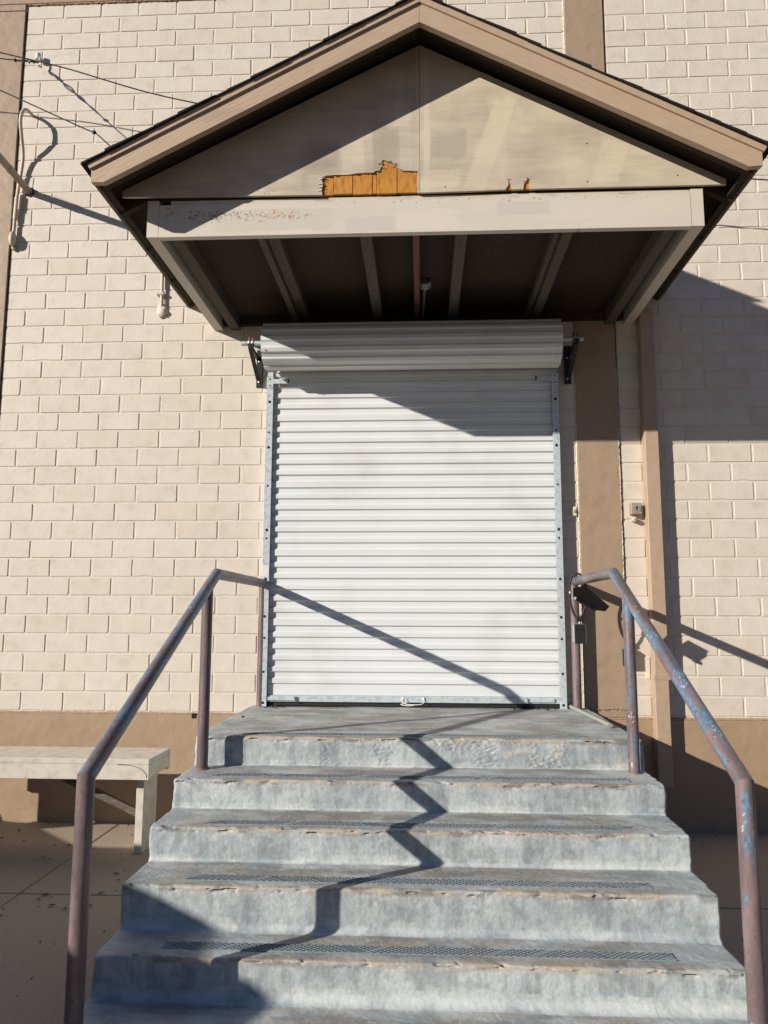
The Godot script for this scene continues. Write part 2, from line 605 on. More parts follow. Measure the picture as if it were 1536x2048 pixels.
func make_building() -> void:
	var variants := []
	for k in 14:
		variants.append(brick_mesh(BRICK - JOINT - 0.0015, COURSE - JOINT))
	# the part of the wall that the canopy and the door hide
	var hidden := PackedVector2Array([Vector2(-2.45, 4.85), Vector2(-0.01, 6.0), Vector2(2.48, 4.88), Vector2(2.45, 4.74), Vector2(1.70, 3.82), Vector2(1.42, 3.62), Vector2(0.98, 3.62), Vector2(0.94, 0.7), Vector2(-1.05, 0.7), Vector2(-1.10, 3.62), Vector2(-1.45, 3.62), Vector2(-1.68, 3.8), Vector2(-2.42, 4.74)])
	var left := thing("brick_wall", "cream painted brick wall left of the roll-up door and above the canopy roof", "wall", Vector3.ZERO, "")
	var core := MB.new()
	var zb := -0.26
	core.box(Vector3((-3.15 - 1.03) * 0.5, 3.7, (zb - 0.005) * 0.5), Vector3(2.12, 7.4, -zb - 0.005), 0.0)
	core.box(Vector3((-1.03 + 1.26) * 0.5, (3.22 + 7.4) * 0.5, (zb - 0.005) * 0.5), Vector3(2.29, 7.4 - 3.22, -zb - 0.005), 0.0)
	core.box(Vector3((0.92 + 1.26) * 0.5, 1.61, (zb - 0.005) * 0.5), Vector3(0.34, 3.22, -zb - 0.005), 0.0)
	core.box(Vector3((-1.03 + 0.92) * 0.5, 1.6, zb + 0.03), Vector3(1.95, 3.3, 0.06), 0.0)
	put("wall_core", core.mesh(), M.joint_paint, left)
	var keep_left := func(x: float, y: float) -> int:
		if x > -1.03 and x < 0.92 and y < 3.22:
			return -1
		if Geometry2D.is_point_in_polygon(Vector2(x, y), hidden):
			return 0
		return 1
	lay_bricks(left, -3.132, -1.035, 0.2148 - BRICK, 0, 18, keep_left, variants)
	lay_bricks(left, 0.925, 1.112, 0.2148 - BRICK, 0, 18, keep_left, variants)
	lay_bricks(left, -3.132, 1.112, 0.2148 - BRICK, 18, 41, keep_left, variants)
	var right := thing("brick_wall", "cream painted brick wall right of the brown column, behind the downspout", "wall")
	put("wall_core", span_box(Vector3(1.26, 0, zb), Vector3(5.4, 7.4, -0.005), 0.0), M.joint_paint, right)
	var keep_right := func(x: float, y: float) -> int:
		if x > 2.95 or Geometry2D.is_point_in_polygon(Vector2(x, y), hidden):
			return 0
		return 1
	lay_bricks(right, 1.418, 5.4, 0.0472, 0, 41, keep_right, variants)
	var far := thing("brick_wall", "cream painted brick wall beyond the corner column at the far left", "wall")
	put("wall_core", span_box(Vector3(-8.0, 0, zb), Vector3(-3.30, 7.4, -0.005), 0.0), M.joint_paint, far)
	lay_bricks(far, -8.0, -3.46, 0.1, 0, 41, func(_x: float, _y: float) -> int: return 0, variants)

	# concrete frame
	var col := thing("concrete_column", "brown painted concrete column right of the roll-up door, with flaking caulk joints", "column", Vector3.ZERO, "")
	put("shaft", span_box(Vector3(1.115, 0.735, -0.02), Vector3(1.408, 6.25, 0.010), 0.004), M.brown_paint, col)
	put("caulk", rough_strip(1.106, 1.117, 0.80, 3.3, 0.0, 0.004, 3), M.caulk, col)
	put("caulk", rough_strip(1.104, 1.117, 3.9, 6.25, 0.001, 0.005, 13), M.caulk, col)
	put("caulk", rough_strip(1.404, 1.411, 1.0, 3.2, 0.005, 0.005, 4), M.caulk, col)
	put("dark_joint", rough_strip(1.409, 1.420, 0.75, 6.2, -0.008, 0.003, 5), M.crack_dark, col)
	put("cement_seam", rough_strip(1.116, 1.385, 0.782, 0.802, 0.008, 0.012, 6, false, 0.008), M.brown_paint, col)
	var col2 := thing("concrete_column", "brown painted concrete corner column at the left edge, behind the bent conduit", "column")
	put("shaft", span_box(Vector3(-3.455, 0.735, -0.02), Vector3(-3.142, 6.20, 0.012), 0.004), M.brown_paint, col2)
	put("dark_joint", rough_strip(-3.143, -3.132, 0.75, 6.2, -0.006, 0.004, 7), M.crack_dark, col2)  # shadow line beside the column, put in as a dark strip
	var beam := thing("concrete_beam", "brown painted concrete beam above the brick courses at the top left", "beam")
	put("girder", span_box(Vector3(-8.0, 6.262, -0.02), Vector3(1.09, 6.62, 0.014), 0.004), M.brown_paint, beam)
	put("column_head", span_box(Vector3(-3.46, 6.203, -0.02), Vector3(-3.142, 6.260, 0.013), 0.004), M.brown_paint, beam)
	put("mortar_edge", rough_strip(-3.13, 1.09, 6.246, 6.264, 0.004, 0.008, 8, false, 0.014), M.plinth_paint, beam)
	var p1 := thing("plinth", "brown painted concrete base of the wall behind the bench, left of the steps", "plinth")
	put("base_course", span_box(Vector3(-8.0, -0.02, -0.1), Vector3(-1.0, 0.728, 0.012), 0.005), M.plinth_paint, p1)
	put("mortar_edge", rough_strip(-8.0, -1.0, 0.722, 0.742, 0.002, 0.006, 11, false, 0.014), M.plinth_paint, p1)
	var pit := MB.new()
	for k in 46:
		var x := rng.randf_range(-3.2, -1.25)
		var y := rng.randf_range(0.05, 0.68)
		pit.ball(Vector3(x, y, 0.0122), Vector3(rng.randf_range(0.0015, 0.004), rng.randf_range(0.0015, 0.004), 0.001), 4, 6)
	put("pit", pit.mesh(), M.crack_dark, p1).set_meta("kind", "stuff")
	put("socket_hole", span_box(Vector3(-1.60, 0.703, 0.005), Vector3(-1.567, 0.737, 0.0135), 0.0), M.black_hole, p1)
	var p2 := thing("plinth", "brown painted concrete base of the wall right of the steps", "plinth")
	put("base_course", span_box(Vector3(1.0, -0.02, -0.1), Vector3(5.4, 0.722, 0.012), 0.005), M.plinth_paint, p2)
	put("mortar_edge", rough_strip(1.0, 5.4, 0.716, 0.738, 0.002, 0.006, 12, false, 0.014), M.plinth_paint, p2)

# ------------------------------------------------------------------ steps
func make_steps() -> void:
	var st := thing("concrete_steps", "grey painted concrete steps with worn nosings leading up to the roll-up door", "steps")
	var levels := [0.795, 0.648, 0.513, 0.372, 0.210, 0.070]
	var nose := [1.33, 1.67, 1.985, 2.28, 2.525, 2.83]
	# outline from the wall down to the ground: x = distance from the wall, y = height; third value tells what it is
	var prof := []      # [z, y, kind, u]; kind 0 tread, 1 nosing, 2 riser, 3 cove
	var ds := 0.0062
	var z := -0.02
	for i in 6:
		var zn: float = nose[i]
		var y: float = levels[i]
		var rn := 0.012
		var coves := [0.0, 0.008, 0.010, 0.014, 0.028, 0.034, 0.02]
		var cove: float = coves[i]
		if i > 0:
			# cove from the riser onto this tread
			for k in range(1, 8):
				var a := PI * 0.5 * k / 8.0
				prof.append([z + cove * (1.0 - cos(a)), y + cove * (1.0 - sin(a)), 3, k / 8.0])
			z += cove
		var steps_n := int((zn - rn - z) / ds)
		for k in steps_n + 1:
			prof.append([lerpf(z, zn - rn, float(k) / steps_n), y, 0, float(k) / steps_n])
		for k in range(1, 5):
			var a := PI * 0.5 * k / 5.0
			prof.append([zn - rn + rn * sin(a), y - rn + rn * cos(a), 1, k / 5.0])
		var bottom: float = levels[i + 1] + coves[i + 1] if i < 5 else -0.03
		var rs := maxi(2, int((y - rn - bottom) / ds))
		for k in rs + 1:
			prof.append([zn, lerpf(y - rn, bottom, float(k) / rs), 2, float(k) / rs])
		z = zn
	var x0 := -1.188
	var x1 := 1.132
	var nx := 390
	var broad := noise(101, 1.6, 3)
	var rough := noise(102, 22.0, 4)
	var chipn := noise(103, 6.0, 3)
	var stain := noise(104, 2.6, 5)
	var brush := noise(105, 7.0, 4)
	var speck := noise(106, 60.0, 3)
	var edge := noise(107, 5.0, 3)
	var count := prof.size()
	var nrm := []
	for i in count:
		var a: Array = prof[maxi(i - 1, 0)]
		var b: Array = prof[mini(i + 1, count - 1)]
		var d := Vector2(b[0] - a[0], b[1] - a[1]).normalized()
		nrm.append(Vector2(-d.y, d.x))
	var zmax := []
	for q in prof:
		var zz: float = nose[5]
		for e in nose:
			if e >= q[0] - 0.001:
				zz = e
				break
		zmax.append(zz)
	var arc := 0.0
	var rows := []
	var cols := []
	var c_blue := Color(0.335, 0.378, 0.388)
	var c_light := Color(0.455, 0.492, 0.492)
	var c_dark := Color(0.205, 0.230, 0.242)
	var c_dirt := Color(0.190, 0.165, 0.130)
	var c_tan := Color(0.42, 0.345, 0.250)
	var c_pale := Color(0.51, 0.535, 0.52)
	var c_peach := Color(0.42, 0.325, 0.255)
	for i in count:
		var p: Array = prof[i]
		if i > 0:
			arc += Vector2(p[0] - prof[i - 1][0], p[1] - prof[i - 1][1]).length()
		var kind: int = p[2]
		var on_top: bool = p[1] > 0.65
		var u: float = p[3]
		var row := []
		var cr := []
		for k in nx + 1:
			var t := float(k) / nx
			var x := lerpf(x0, x1, t)
			var disp := broad.get_noise_2d(x, arc) * 0.004 + rough.get_noise_2d(x, arc * 1.2) * 0.0011
			if kind == 2 and on_top and absf(x) < 0.75:
				var lump := rough.get_noise_2d(x * 1.3 + 9.0, arc * 3.0) * smoothstep(0.0, 0.25, broad.get_noise_2d(x * 2.0 + 3.0, arc) + 0.1)
				disp += lump * 0.006
			var wear := 0.0
			var near_nose := 0.0
			if kind == 1:
				near_nose = 1.0
			elif kind == 2:
				near_nose = clampf(1.25 - u * 8.0, 0, 1)
			elif kind == 0:
				near_nose = clampf(1.0 - (zmax[i] - p[0] - 0.012) / 0.016, 0, 1)
			if near_nose > 0.0:
				var cv := chipn.get_noise_2d(x * 1.2, arc * 2.0 + p[1] * 9.0) + rough.get_noise_2d(x * 2.0, arc * 2.0) * 0.16
				var cut := clampf((cv - 0.30) * 3.6, 0, 1) * near_nose
				disp -= cut * 0.011
				disp -= clampf(edge.get_noise_2d(x, p[1] * 7.0), 0, 1) * 0.006 * near_nose
				wear = near_nose * clampf(0.72 + speck.get_noise_2d(x, arc) * 0.9 + edge.get_noise_2d(x * 0.7 + 5.0, p[1] * 11.0) * 1.1, 0, 1)
				wear = maxf(wear, cut * 0.8)
			var de := minf(x - x0, x1 - x)
			if de < 0.012:
				disp -= 0.012 - sqrt(maxf(0.0, 0.000144 - pow(0.012 - de, 2)))
			var nn: Vector2 = nrm[i]
			var side := edge.get_noise_2d(p[0] * 2.0, p[1] * 2.0 + (0.0 if t < 0.5 else 9.0)) * 0.006 * smoothstep(0.9, 1.0, absf(t - 0.5) * 2.0)
			row.append(Vector3(x + side, p[1] + nn.y * disp, p[0] + nn.x * disp))
			# colour of the paint, its worn patches and the dirt on it
			var b1 := brush.get_noise_2d(x * 0.9, arc * 1.6)
			var b2 := stain.get_noise_2d(x * 1.1, arc * 1.1)
			var b3 := brush.get_noise_2d(x * 2.6 + 17.0, arc * 0.55 + 3.0)
			var sp := speck.get_noise_2d(x, arc)
			var col := c_blue.lerp(c_light, smoothstep(-0.12, 0.22, b2 + b1 * 0.35))
			col = col.lerp(c_dark, smoothstep(0.05, 0.40, b1 - b2 * 0.5) * 0.50)
			if kind == 0:
				var mid := smoothstep(1.18, 0.75, absf(x + 0.05 + b2 * 0.2))
				var dirt := smoothstep(-0.22, 0.18, stain.get_noise_2d(x * 0.6 + 7.0, arc * 1.9) + sp * 0.12) * mid
				col = col.lerp(c_dirt, dirt * 0.70)
				var tan := smoothstep(0.10, 0.26, brush.get_noise_2d(x * 0.42 + 31.0, arc * 1.5) + sp * 0.10) * mid
				col = col.lerp(c_tan, tan * 0.45)
				var peach := smoothstep(0.22, 0.34, brush.get_noise_2d(x * 0.55 + 61.0, arc * 2.0) + sp * 0.12) * mid
				col = col.lerp(c_peach, peach * 0.35)
			elif kind == 2:
				col = col.lerp(c_dark, smoothstep(0.10, 0.30, b3) * 0.42)
				col = col.lerp(c_light, smoothstep(0.12, 0.24, -b3 + sp * 0.1) * 0.35)
				if on_top:
					var flake := smoothstep(0.30, 0.36, brush.get_noise_2d(x * 1.1 + 70.0, arc * 1.6) + sp * 0.12) * smoothstep(0.1, 0.4, x)
					col = col.lerp(Color(0.50, 0.46, 0.38), flake * 0.7)
			elif kind == 3:
				col = col.lerp(c_pale, smoothstep(-0.25, 0.05, b2 + b1 * 0.6) * 0.7)
			if kind == 2 and u > 0.80:
				col = col.lerp(c_pale, smoothstep(0.80, 0.90, u + b1 * 0.10) * smoothstep(-0.25, 0.1, b2 + b1 * 0.5) * 0.65)
			# coats of paint with a hard edge
			var coat := stain.get_noise_2d(x * 1.5 + 40.0, arc * 1.9 + 8.0) + brush.get_noise_2d(x * 3.0, arc * 3.0) * 0.10
			col = col.lerp(c_pale, smoothstep(0.16, 0.18, coat) * 0.28)
			col = col.lerp(c_dark, smoothstep(0.17, 0.19, -coat) * 0.22)
			var scr := brush.get_noise_2d(x * 7.0 + 90.0, arc * 1.6)
			col = col.lerp(c_dark, smoothstep(0.30, 0.46, scr) * 0.28)
			col = col.lerp(c_pale, smoothstep(0.33, 0.50, -scr) * 0.25)
			if wear > 0.0:
				var wc := c_tan.lerp(c_peach, clampf(speck.get_noise_2d(x * 0.2 + 3.0, arc) * 0.8 + 0.3 + edge.get_noise_2d(x * 0.7, p[1] * 5.0), 0, 1))
				var mid2 := smoothstep(1.12, 0.85, absf(x + 0.02))
				col = col.lerp(wc, clampf(wear * 2.0 - 0.55, 0, 1) * mid2 * 0.85)
				var dk := smoothstep(0.12, 0.35, stain.get_noise_2d(x * 1.7 + 20.0, p[1] * 5.0) + sp * 0.2)
				col = col.lerp(Color(0.085, 0.075, 0.065), dk * near_nose * 0.55)
			col = col * (1.0 + 0.10 * sp)
			col.a = 1.0
			cr.append(col)
		rows.append(row)
		cols.append(cr)
	var b := MB.new()
	b.colored = true
	b.sheet(rows, Vector3(0, 1, 1), cols)
	for side in [0, nx]:
		var poly := PackedVector2Array()
		for i in range(0, count):
			var q: Vector3 = rows[i][side]
			poly.append(Vector2(q.z, q.y))
		poly.append(Vector2(2.8, -0.04))
		poly.append(Vector2(-0.02, -0.04))
		var tr := Geometry2D.triangulate_polygon(poly)
		var xx: float = x0 + 0.004 if side == 0 else x1 - 0.004
		var nn := Vector3(-1 if side == 0 else 1, 0, 0)
		for i in range(0, tr.size(), 3):
			var f := b.v.size()
			for k in 3:
				b.vert(Vector3(xx, poly[tr[i + k]].y, poly[tr[i + k]].x), nn, c_blue)
			b.face(f, f + 1, f + 2, nn)
	put("flight", b.mesh(), M.step_paint, st)
	# ribbed metal anti-slip plates let into the treads
	var spans := [[-0.95, 0.86, 1.225, 1.285], [-1.02, 0.985, 1.55, 1.61], [-0.95, 0.905, 1.88, 1.94], [-0.95, 0.90, 2.160, 2.222], [-0.96, 0.905, 2.398, 2.458]]
	for i in 5:
		var s: Array = spans[i]
		var y: float = levels[i] + 0.0012
		var plate := put("tread_plate", span_box(Vector3(s[0], y - 0.01, s[2]), Vector3(s[1], y + 0.0022, s[3]), 0.001), M.plate_blue, st)
		var bars := MB.new()
		var wide: float = s[3] - s[2]
		var x: float = s[0]
		while x < s[1] - wide:
			for dirn in [1.0, -1.0]:
				if rng.randf() < 0.08:
					continue
				var a := Vector3(x if dirn > 0 else x + wide * 1.25, y + 0.0030, s[2] + 0.002)
				var e := Vector3(x + wide * 1.25 if dirn > 0 else x, y + 0.0030, s[3] - 0.002)
				var d := (e - a).normalized()
				bars.box((a + e) * 0.5, Vector3((e - a).length(), 0.0022, rng.randf_range(0.0012, 0.0022)), 0.0, Basis(d, Vector3.UP, d.cross(Vector3.UP)))
			x += 0.026
		put("diamond_ribs", bars.mesh(), M.plate_bar, plate).set_meta("kind", "stuff")
	# loose length of pipe on the landing
	var b2 := MB.new()
	b2.tube(PackedVector3Array([Vector3(1.005, 0.812, 0.05), Vector3(1.062, 0.812, 0.93)]), 0.013, 14)
	b2.tube(PackedVector3Array([Vector3(1.028, 0.806, 0.03), Vector3(1.082, 0.806, 0.86)]), 0.006, 8)
	tag(put("pipe_offcut", b2.mesh(), M.pipe_grey), "grey length of pipe lying along the right edge of the landing", "pipe")

# ------------------------------------------------------------------ canopy
const SLOPE := 0.52
func roof_y(x: float) -> float:
	return 4.565 - SLOPE * absf(x)

func streaked_panel(s: int, w: int, h: int, stain_list: Array, base: Color, worn: Color, strength: float, strokes: Array = []) -> ImageTexture:
	var n1 := noise(s, 0.004, 5)
	var n2 := noise(s + 1, 0.02, 5)
	var n4 := noise(s + 3, 0.16, 3)
	var dw := int(w * 0.7)
	var dh := int(h * 0.7)
	var im := Image.create(dw, dh, false, Image.FORMAT_RGB8)
	for py in dh:
		var y := py / 0.7
		for px in dw:
			var x := px / 0.7
			var grain := n2.get_noise_2d(x * 0.30, y * 3.4)
			var v := n1.get_noise_2d(x, y * 1.7) * 0.7 + grain * 0.30
			var t := 0.38 + v * 0.85
			for q in strokes:
				# a stroke of the paint brush: [centre x, centre y, half width, half height, lean, tone]
				var ly: float = (y - q[1]) / q[3]
				if absf(ly) < 1.2:
					var lx: float = (x - q[0] - (y - q[1]) * q[4]) / q[2]
					if absf(lx) < 1.2:
						var e := maxf(absf(lx) + grain * 0.10, absf(ly) + n2.get_noise_2d(x * 0.9, y * 0.7) * 0.20)
						t += q[5] * smoothstep(1.04, 0.84, e)
			var col := base.lerp(worn, clampf(t, 0, 1) * strength)
			for q in stain_list:
				var dx: float = (x - q[0]) / q[2]
				var dy: float = (y - q[1]) / q[3]
				var d := dx * dx + dy * dy
				if d < 1.0:
					var k := n4.get_noise_2d(x * 0.8, y * 1.1) + n2.get_noise_2d(x * 1.6, y * 3.0) * 0.5 - d * 0.35
					if k > q[4]:
						col = col.lerp(q[5], clampf((k - q[4]) * 5.0, 0, 1) * 0.75)
			im.set_pixel(px, py, col)
	return ImageTexture.create_from_image(im)

func flat_panel(outline: PackedVector2Array, z0: float, z1: float, rect: Rect2) -> ArrayMesh:
	var b := MB.new()
	b.slab(outline, z0, z1)
	var uv := PackedVector2Array()
	for p in b.v:
		uv.append(Vector2((p.x - rect.position.x) / rect.size.x, 1.0 - (p.y - rect.position.y) / rect.size.y))
	var arr := []
	arr.resize(Mesh.ARRAY_MAX)
	arr[Mesh.ARRAY_VERTEX] = b.v
	arr[Mesh.ARRAY_NORMAL] = b.n
	arr[Mesh.ARRAY_TEX_UV] = uv
	arr[Mesh.ARRAY_INDEX] = b.ix
	var m := ArrayMesh.new()
	m.add_surface_from_arrays(Mesh.PRIMITIVE_TRIANGLES, arr)
	return m

func make_canopy() -> void:
	var c := thing("canopy", "gabled wooden canopy with dark shingles, tan rake boards and peeling cream gable", "canopy", Vector3.ZERO)
	# beams
	var rust := lin(0.36, 0.18, 0.085)
	var soot := lin(0.10, 0.085, 0.07)
	var beam_tex := streaked_panel(201, 1024, 80, [[150, 34, 90, 16, 0.10, soot], [205, 36, 110, 18, 0.22, rust], [250, 36, 70, 16, 0.12, rust], [620, 8, 420, 9, 0.42, soot], [60, 30, 50, 26, 0.30, soot]], lin(0.60, 0.545, 0.455), lin(0.50, 0.46, 0.40), 0.8, [[240, 44, 110, 26, 0.0, 0.9], [520, 50, 60, 22, 0.0, -0.5], [700, 30, 50, 16, 0.0, 0.8], [420, 60, 50, 18, 0.0, 0.6]])
	var beam_mat := paint("beam_face", Color.WHITE, 0.6)
	beam_mat.albedo_texture = beam_tex
	var br := Rect2(-1.53, 3.515, 3.065, 0.205)
	put("front_beam", flat_panel(PackedVector2Array([Vector2(-1.462, 3.515), Vector2(1.468, 3.515), Vector2(1.468, 3.705), Vector2(-1.462, 3.705)]), 1.397, 1.437, br), beam_mat, c)
	put("cap_strip", span_box(Vector3(-1.40, 3.7065, 1.40), Vector3(1.468, 3.732, 1.431), 0.002), M.cream_wood, c)
	for s in [[-1.530, -1.4645], [1.4705, 1.537]]:
		put("side_beam", flat_panel(PackedVector2Array([Vector2(s[0], 3.517), Vector2(s[1], 3.517), Vector2(s[1], 3.732), Vector2(s[0], 3.732)]), 0.0, 1.4355, br), beam_mat, c)
	# gable boards: left with a peeled patch, right with two small flakes
	var rect_l := Rect2(-1.672, 3.735, 1.672, 0.9)
	var tex_l := streaked_panel(221, 900, 484, [[600, 385, 100, 46, 0.52, lin(0.20, 0.16, 0.12)], [440, 472, 60, 9, 0.30, lin(0.16, 0.13, 0.1)], [790, 340, 60, 50, 0.50, lin(0.18, 0.14, 0.1)]], lin(0.56, 0.485, 0.375), lin(0.34, 0.285, 0.22), 0.9, [[800, 360, 42, 90, 0.04, 0.45], [850, 300, 26, 120, 0.02, -0.2], [700, 380, 36, 80, 0.08, -0.3], [600, 390, 60, 70, 0.05, 0.22], [400, 420, 90, 60, 0.1, -0.15], [870, 120, 20, 100, 0.0, 0.25], [720, 360, 170, 60, 0.0, 0.22], [500, 440, 70, 30, 0.0, 0.3]])
	var mat_l := paint("gable_face", Color.WHITE, 0.65)
	mat_l.albedo_texture = tex_l
	var tex_r := streaked_panel(241, 900, 484, [[100, 400, 22, 46, 0.34, lin(0.16, 0.13, 0.1)], [340, 300, 40, 12, 0.40, lin(0.2, 0.16, 0.12)]], lin(0.57, 0.49, 0.365), lin(0.37, 0.315, 0.24), 0.85, [[85, 330, 55, 48, 0.0, 0.42], [210, 330, 34, 150, -0.35, -0.42], [340, 360, 90, 110, 0.0, 0.22], [60, 440, 60, 30, 0.0, -0.35], [20, 300, 9, 240, 0.0, -0.5], [560, 400, 44, 70, -0.3, -0.3], [480, 330, 60, 60, 0.2, 0.15], [260, 240, 50, 60, 0.3, -0.2], [150, 210, 60, 50, 0.0, 0.2]])
	var mat_r := paint("gable_face_worn", Color.WHITE, 0.65)
	mat_r.albedo_texture = tex_r
	var zf := 1.455
	var zk := 1.438
	# peeled edge of the left board, read from left to right
	var peel := [Vector2(-0.541, 3.735), Vector2(-0.544, 3.772), Vector2(-0.536, 3.800), Vector2(-0.546, 3.822), Vector2(-0.537, 3.846), Vector2(-0.47, 3.852), Vector2(-0.40, 3.851), Vector2(-0.345, 3.859), Vector2(-0.265, 3.860), Vector2(-0.242, 3.872), Vector2(-0.222, 3.868), Vector2(-0.212, 3.905), Vector2(-0.226, 3.916), Vector2(-0.204, 3.933), Vector2(-0.170, 3.928), Vector2(-0.160, 3.912), Vector2(-0.138, 3.912), Vector2(-0.126, 3.888), Vector2(-0.100, 3.868), Vector2(-0.055, 3.866), Vector2(-0.013, 3.862), Vector2(-0.013, 3.735)]
	var left := PackedVector2Array([Vector2(-1.672, 3.750), Vector2(-1.672, 3.785), Vector2(-0.0010, 4.626), Vector2(-0.0010, 3.735)])
	for k in peel.size():
		left.append(peel[peel.size() - 1 - k])
	put("gable_board", flat_panel(left, zk, zf, rect_l), mat_l, c)
	var right := PackedVector2Array([Vector2(0.0010, 3.735), Vector2(0.0010, 4.626), Vector2(1.656, 3.772), Vector2(1.656, 3.742), Vector2(0.604, 3.742), Vector2(0.598, 3.77), Vector2(0.606, 3.80), Vector2(0.590, 3.812), Vector2(0.586, 3.79), Vector2(0.572, 3.775), Vector2(0.566, 3.742), Vector2(0.508, 3.742), Vector2(0.500, 3.765), Vector2(0.488, 3.80), Vector2(0.486, 3.768), Vector2(0.470, 3.742), Vector2(0.3, 3.738)])
	put("gable_board", flat_panel(right, zk, zf, rect_l), mat_r, c)
	# bare plywood that shows where the face has peeled: strips split along the grain
	var cuts := [-0.56, -0.478, -0.372, -0.262, -0.24, -0.125, -0.0035]
	for k in cuts.size() - 1:
		var w: float = cuts[k + 1] - cuts[k]
		var ch: float = 0.215 if k >= 3 else 0.13
		put("bare_strip", span_box(Vector3(cuts[k] + 0.0011, 3.738 + 0.003 * (k % 2), zk - 0.012), Vector3(cuts[k + 1] - 0.0011, 3.738 + ch, zk + 0.006 + 0.0022 * ((k * 2) % 3)), 0.0018), M.bare_ply, c)
	put("bare_strip", span_box(Vector3(0.46, 3.745, zk - 0.012), Vector3(0.62, 3.825, zk + 0.008), 0.001), M.bare_ply, c)
	put("backing_board", span_box(Vector3(-1.45, 3.733, 1.40), Vector3(1.45, 3.90, zk - 0.013), 0.0), M.dark_wood, c)
	# flakes of the old face that curl away along the torn edge
	var fk := MB.new()
	for k in range(3, peel.size() - 2):
		for rpt in 1:
			var p: Vector2 = peel[k].lerp(peel[k + 1], rng.randf())
			var w := rng.randf_range(0.014, 0.034)
			var hgt := rng.randf_range(0.004, 0.010)
			var rows := []
			for i in 4:
				var f := i / 3.0
				var row := []
				for q in 3:
					row.append(Vector3(p.x + (q - 1) * w * 0.5 * (1.0 - 0.35 * f), p.y + 0.004 - f * hgt + rng.randf_range(-0.001, 0.001), zf + 0.0006 + f * f * hgt * 0.7))
				rows.append(row)
			fk.sheet(rows, Vector3(0, 0.3, 1))
	put("paint_flakes", fk.mesh(), M.cream_wood, c).set_meta("kind", "stuff")
	# curled splinters along the torn edge
	var spl := MB.new()
	for q in [[-0.548, 3.80, 0.03], [-0.55, 3.78, 0.035], [-0.545, 3.83, 0.028], [-0.55, 3.76, 0.03], [-0.20, 3.89, 0.03], [-0.215, 3.91, 0.035], [-0.15, 3.90, 0.025], [0.49, 3.80, 0.02], [0.60, 3.80, 0.025], [0.575, 3.79, 0.02]]:
		spl.box(Vector3(q[0] - q[2] * 0.2, q[1], zf + 0.004), Vector3(q[2], 0.004, 0.002), 0.0005, Basis(Vector3(0, 1, 0), rng.randf_range(-0.4, 0.4)) * Basis(Vector3(0, 0, 1), rng.randf_range(-0.3, 0.3)))
	put("splinters", spl.mesh(), M.cream_wood, c).set_meta("kind", "stuff")
	var nails := MB.new()
	for q in [[0.14, 3.765], [0.92, 4.0], [0.915, 3.775], [1.40, 3.80], [-1.4, 3.80], [-0.9, 3.79]]:
		nails.disc(Vector3(q[0], q[1], zf - 0.001), Vector3(q[0], q[1], zf + 0.0012), 0.004, 8)
	put("nail_heads", nails.mesh(), M.crack_dark, c).set_meta("kind", "stuff")
	# rake boards on the front, and the thin trim over them
	var half := 1.742
	for s in [-1.0, 1.0]:
		var ang := atan(SLOPE)
		var origin := Vector3(0, roof_y(0), 0)
		var along := Vector3(s * cos(ang), -sin(ang), 0)
		var across := Vector3(s * sin(ang), cos(ang), 0)
		var xf := Transform3D(Basis(along, across, Vector3(0, 0, 1) if true else Vector3.ZERO), origin)
		# outline in the board's own directions: plumb cut at the ridge and at the tail, level cut below the tail
		var to_local := func(x: float, y: float) -> Vector2:
			var d := Vector3(x * s, y, 0) - origin
			return Vector2(d.dot(along), d.dot(across))
		var hv := 0.122
		var outline := PackedVector2Array([to_local.call(0.0008, roof_y(0)), to_local.call(1.675, roof_y(1.675)), to_local.call(half, roof_y(1.675) + 0.004), to_local.call(half, roof_y(half) + hv), to_local.call(0.0008, roof_y(0) + hv)])
		var mb := MB.new()
		mb.slab(outline, -0.038, 0.0)
		var o := put("rake_board", mb.mesh(), M.fascia_paint, c)
		o.transform = Transform3D(Basis(along, across, along.cross(across)) if s > 0 else Basis(along, across, -along.cross(across)), origin + Vector3(0, 0, 1.70))
		var to := PackedVector2Array([Vector2(0.0008 * s, roof_y(0) + hv - 0.012), Vector2((half + 0.006) * s, roof_y(half + 0.006) + hv - 0.012), Vector2((half + 0.020) * s, roof_y(half + 0.02) + hv + 0.022), Vector2(0.0008 * s, roof_y(0) + hv + 0.030)])
		var tm := MB.new()
		tm.slab(to, 1.68, 1.713)
		put("rake_trim", tm.mesh(), M.trim_paint, c)
		# boards along the eave, the deck, and rafters under it
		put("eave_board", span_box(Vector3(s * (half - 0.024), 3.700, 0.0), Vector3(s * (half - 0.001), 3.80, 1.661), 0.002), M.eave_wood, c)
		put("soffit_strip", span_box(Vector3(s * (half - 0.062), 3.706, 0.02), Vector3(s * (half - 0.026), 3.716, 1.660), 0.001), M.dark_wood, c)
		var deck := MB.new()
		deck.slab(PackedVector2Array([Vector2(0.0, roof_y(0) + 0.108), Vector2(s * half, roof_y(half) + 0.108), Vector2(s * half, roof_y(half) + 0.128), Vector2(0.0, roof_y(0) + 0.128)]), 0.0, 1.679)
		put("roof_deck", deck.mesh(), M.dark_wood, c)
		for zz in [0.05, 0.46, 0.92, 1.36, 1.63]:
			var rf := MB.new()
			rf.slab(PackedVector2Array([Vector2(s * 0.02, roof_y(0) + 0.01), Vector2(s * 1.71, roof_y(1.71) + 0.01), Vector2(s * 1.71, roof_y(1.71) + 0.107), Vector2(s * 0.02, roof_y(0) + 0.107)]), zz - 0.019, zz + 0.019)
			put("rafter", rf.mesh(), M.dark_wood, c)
		# shingle courses from the eave up to the ridge, each lapping the one below
		var n_c := 14
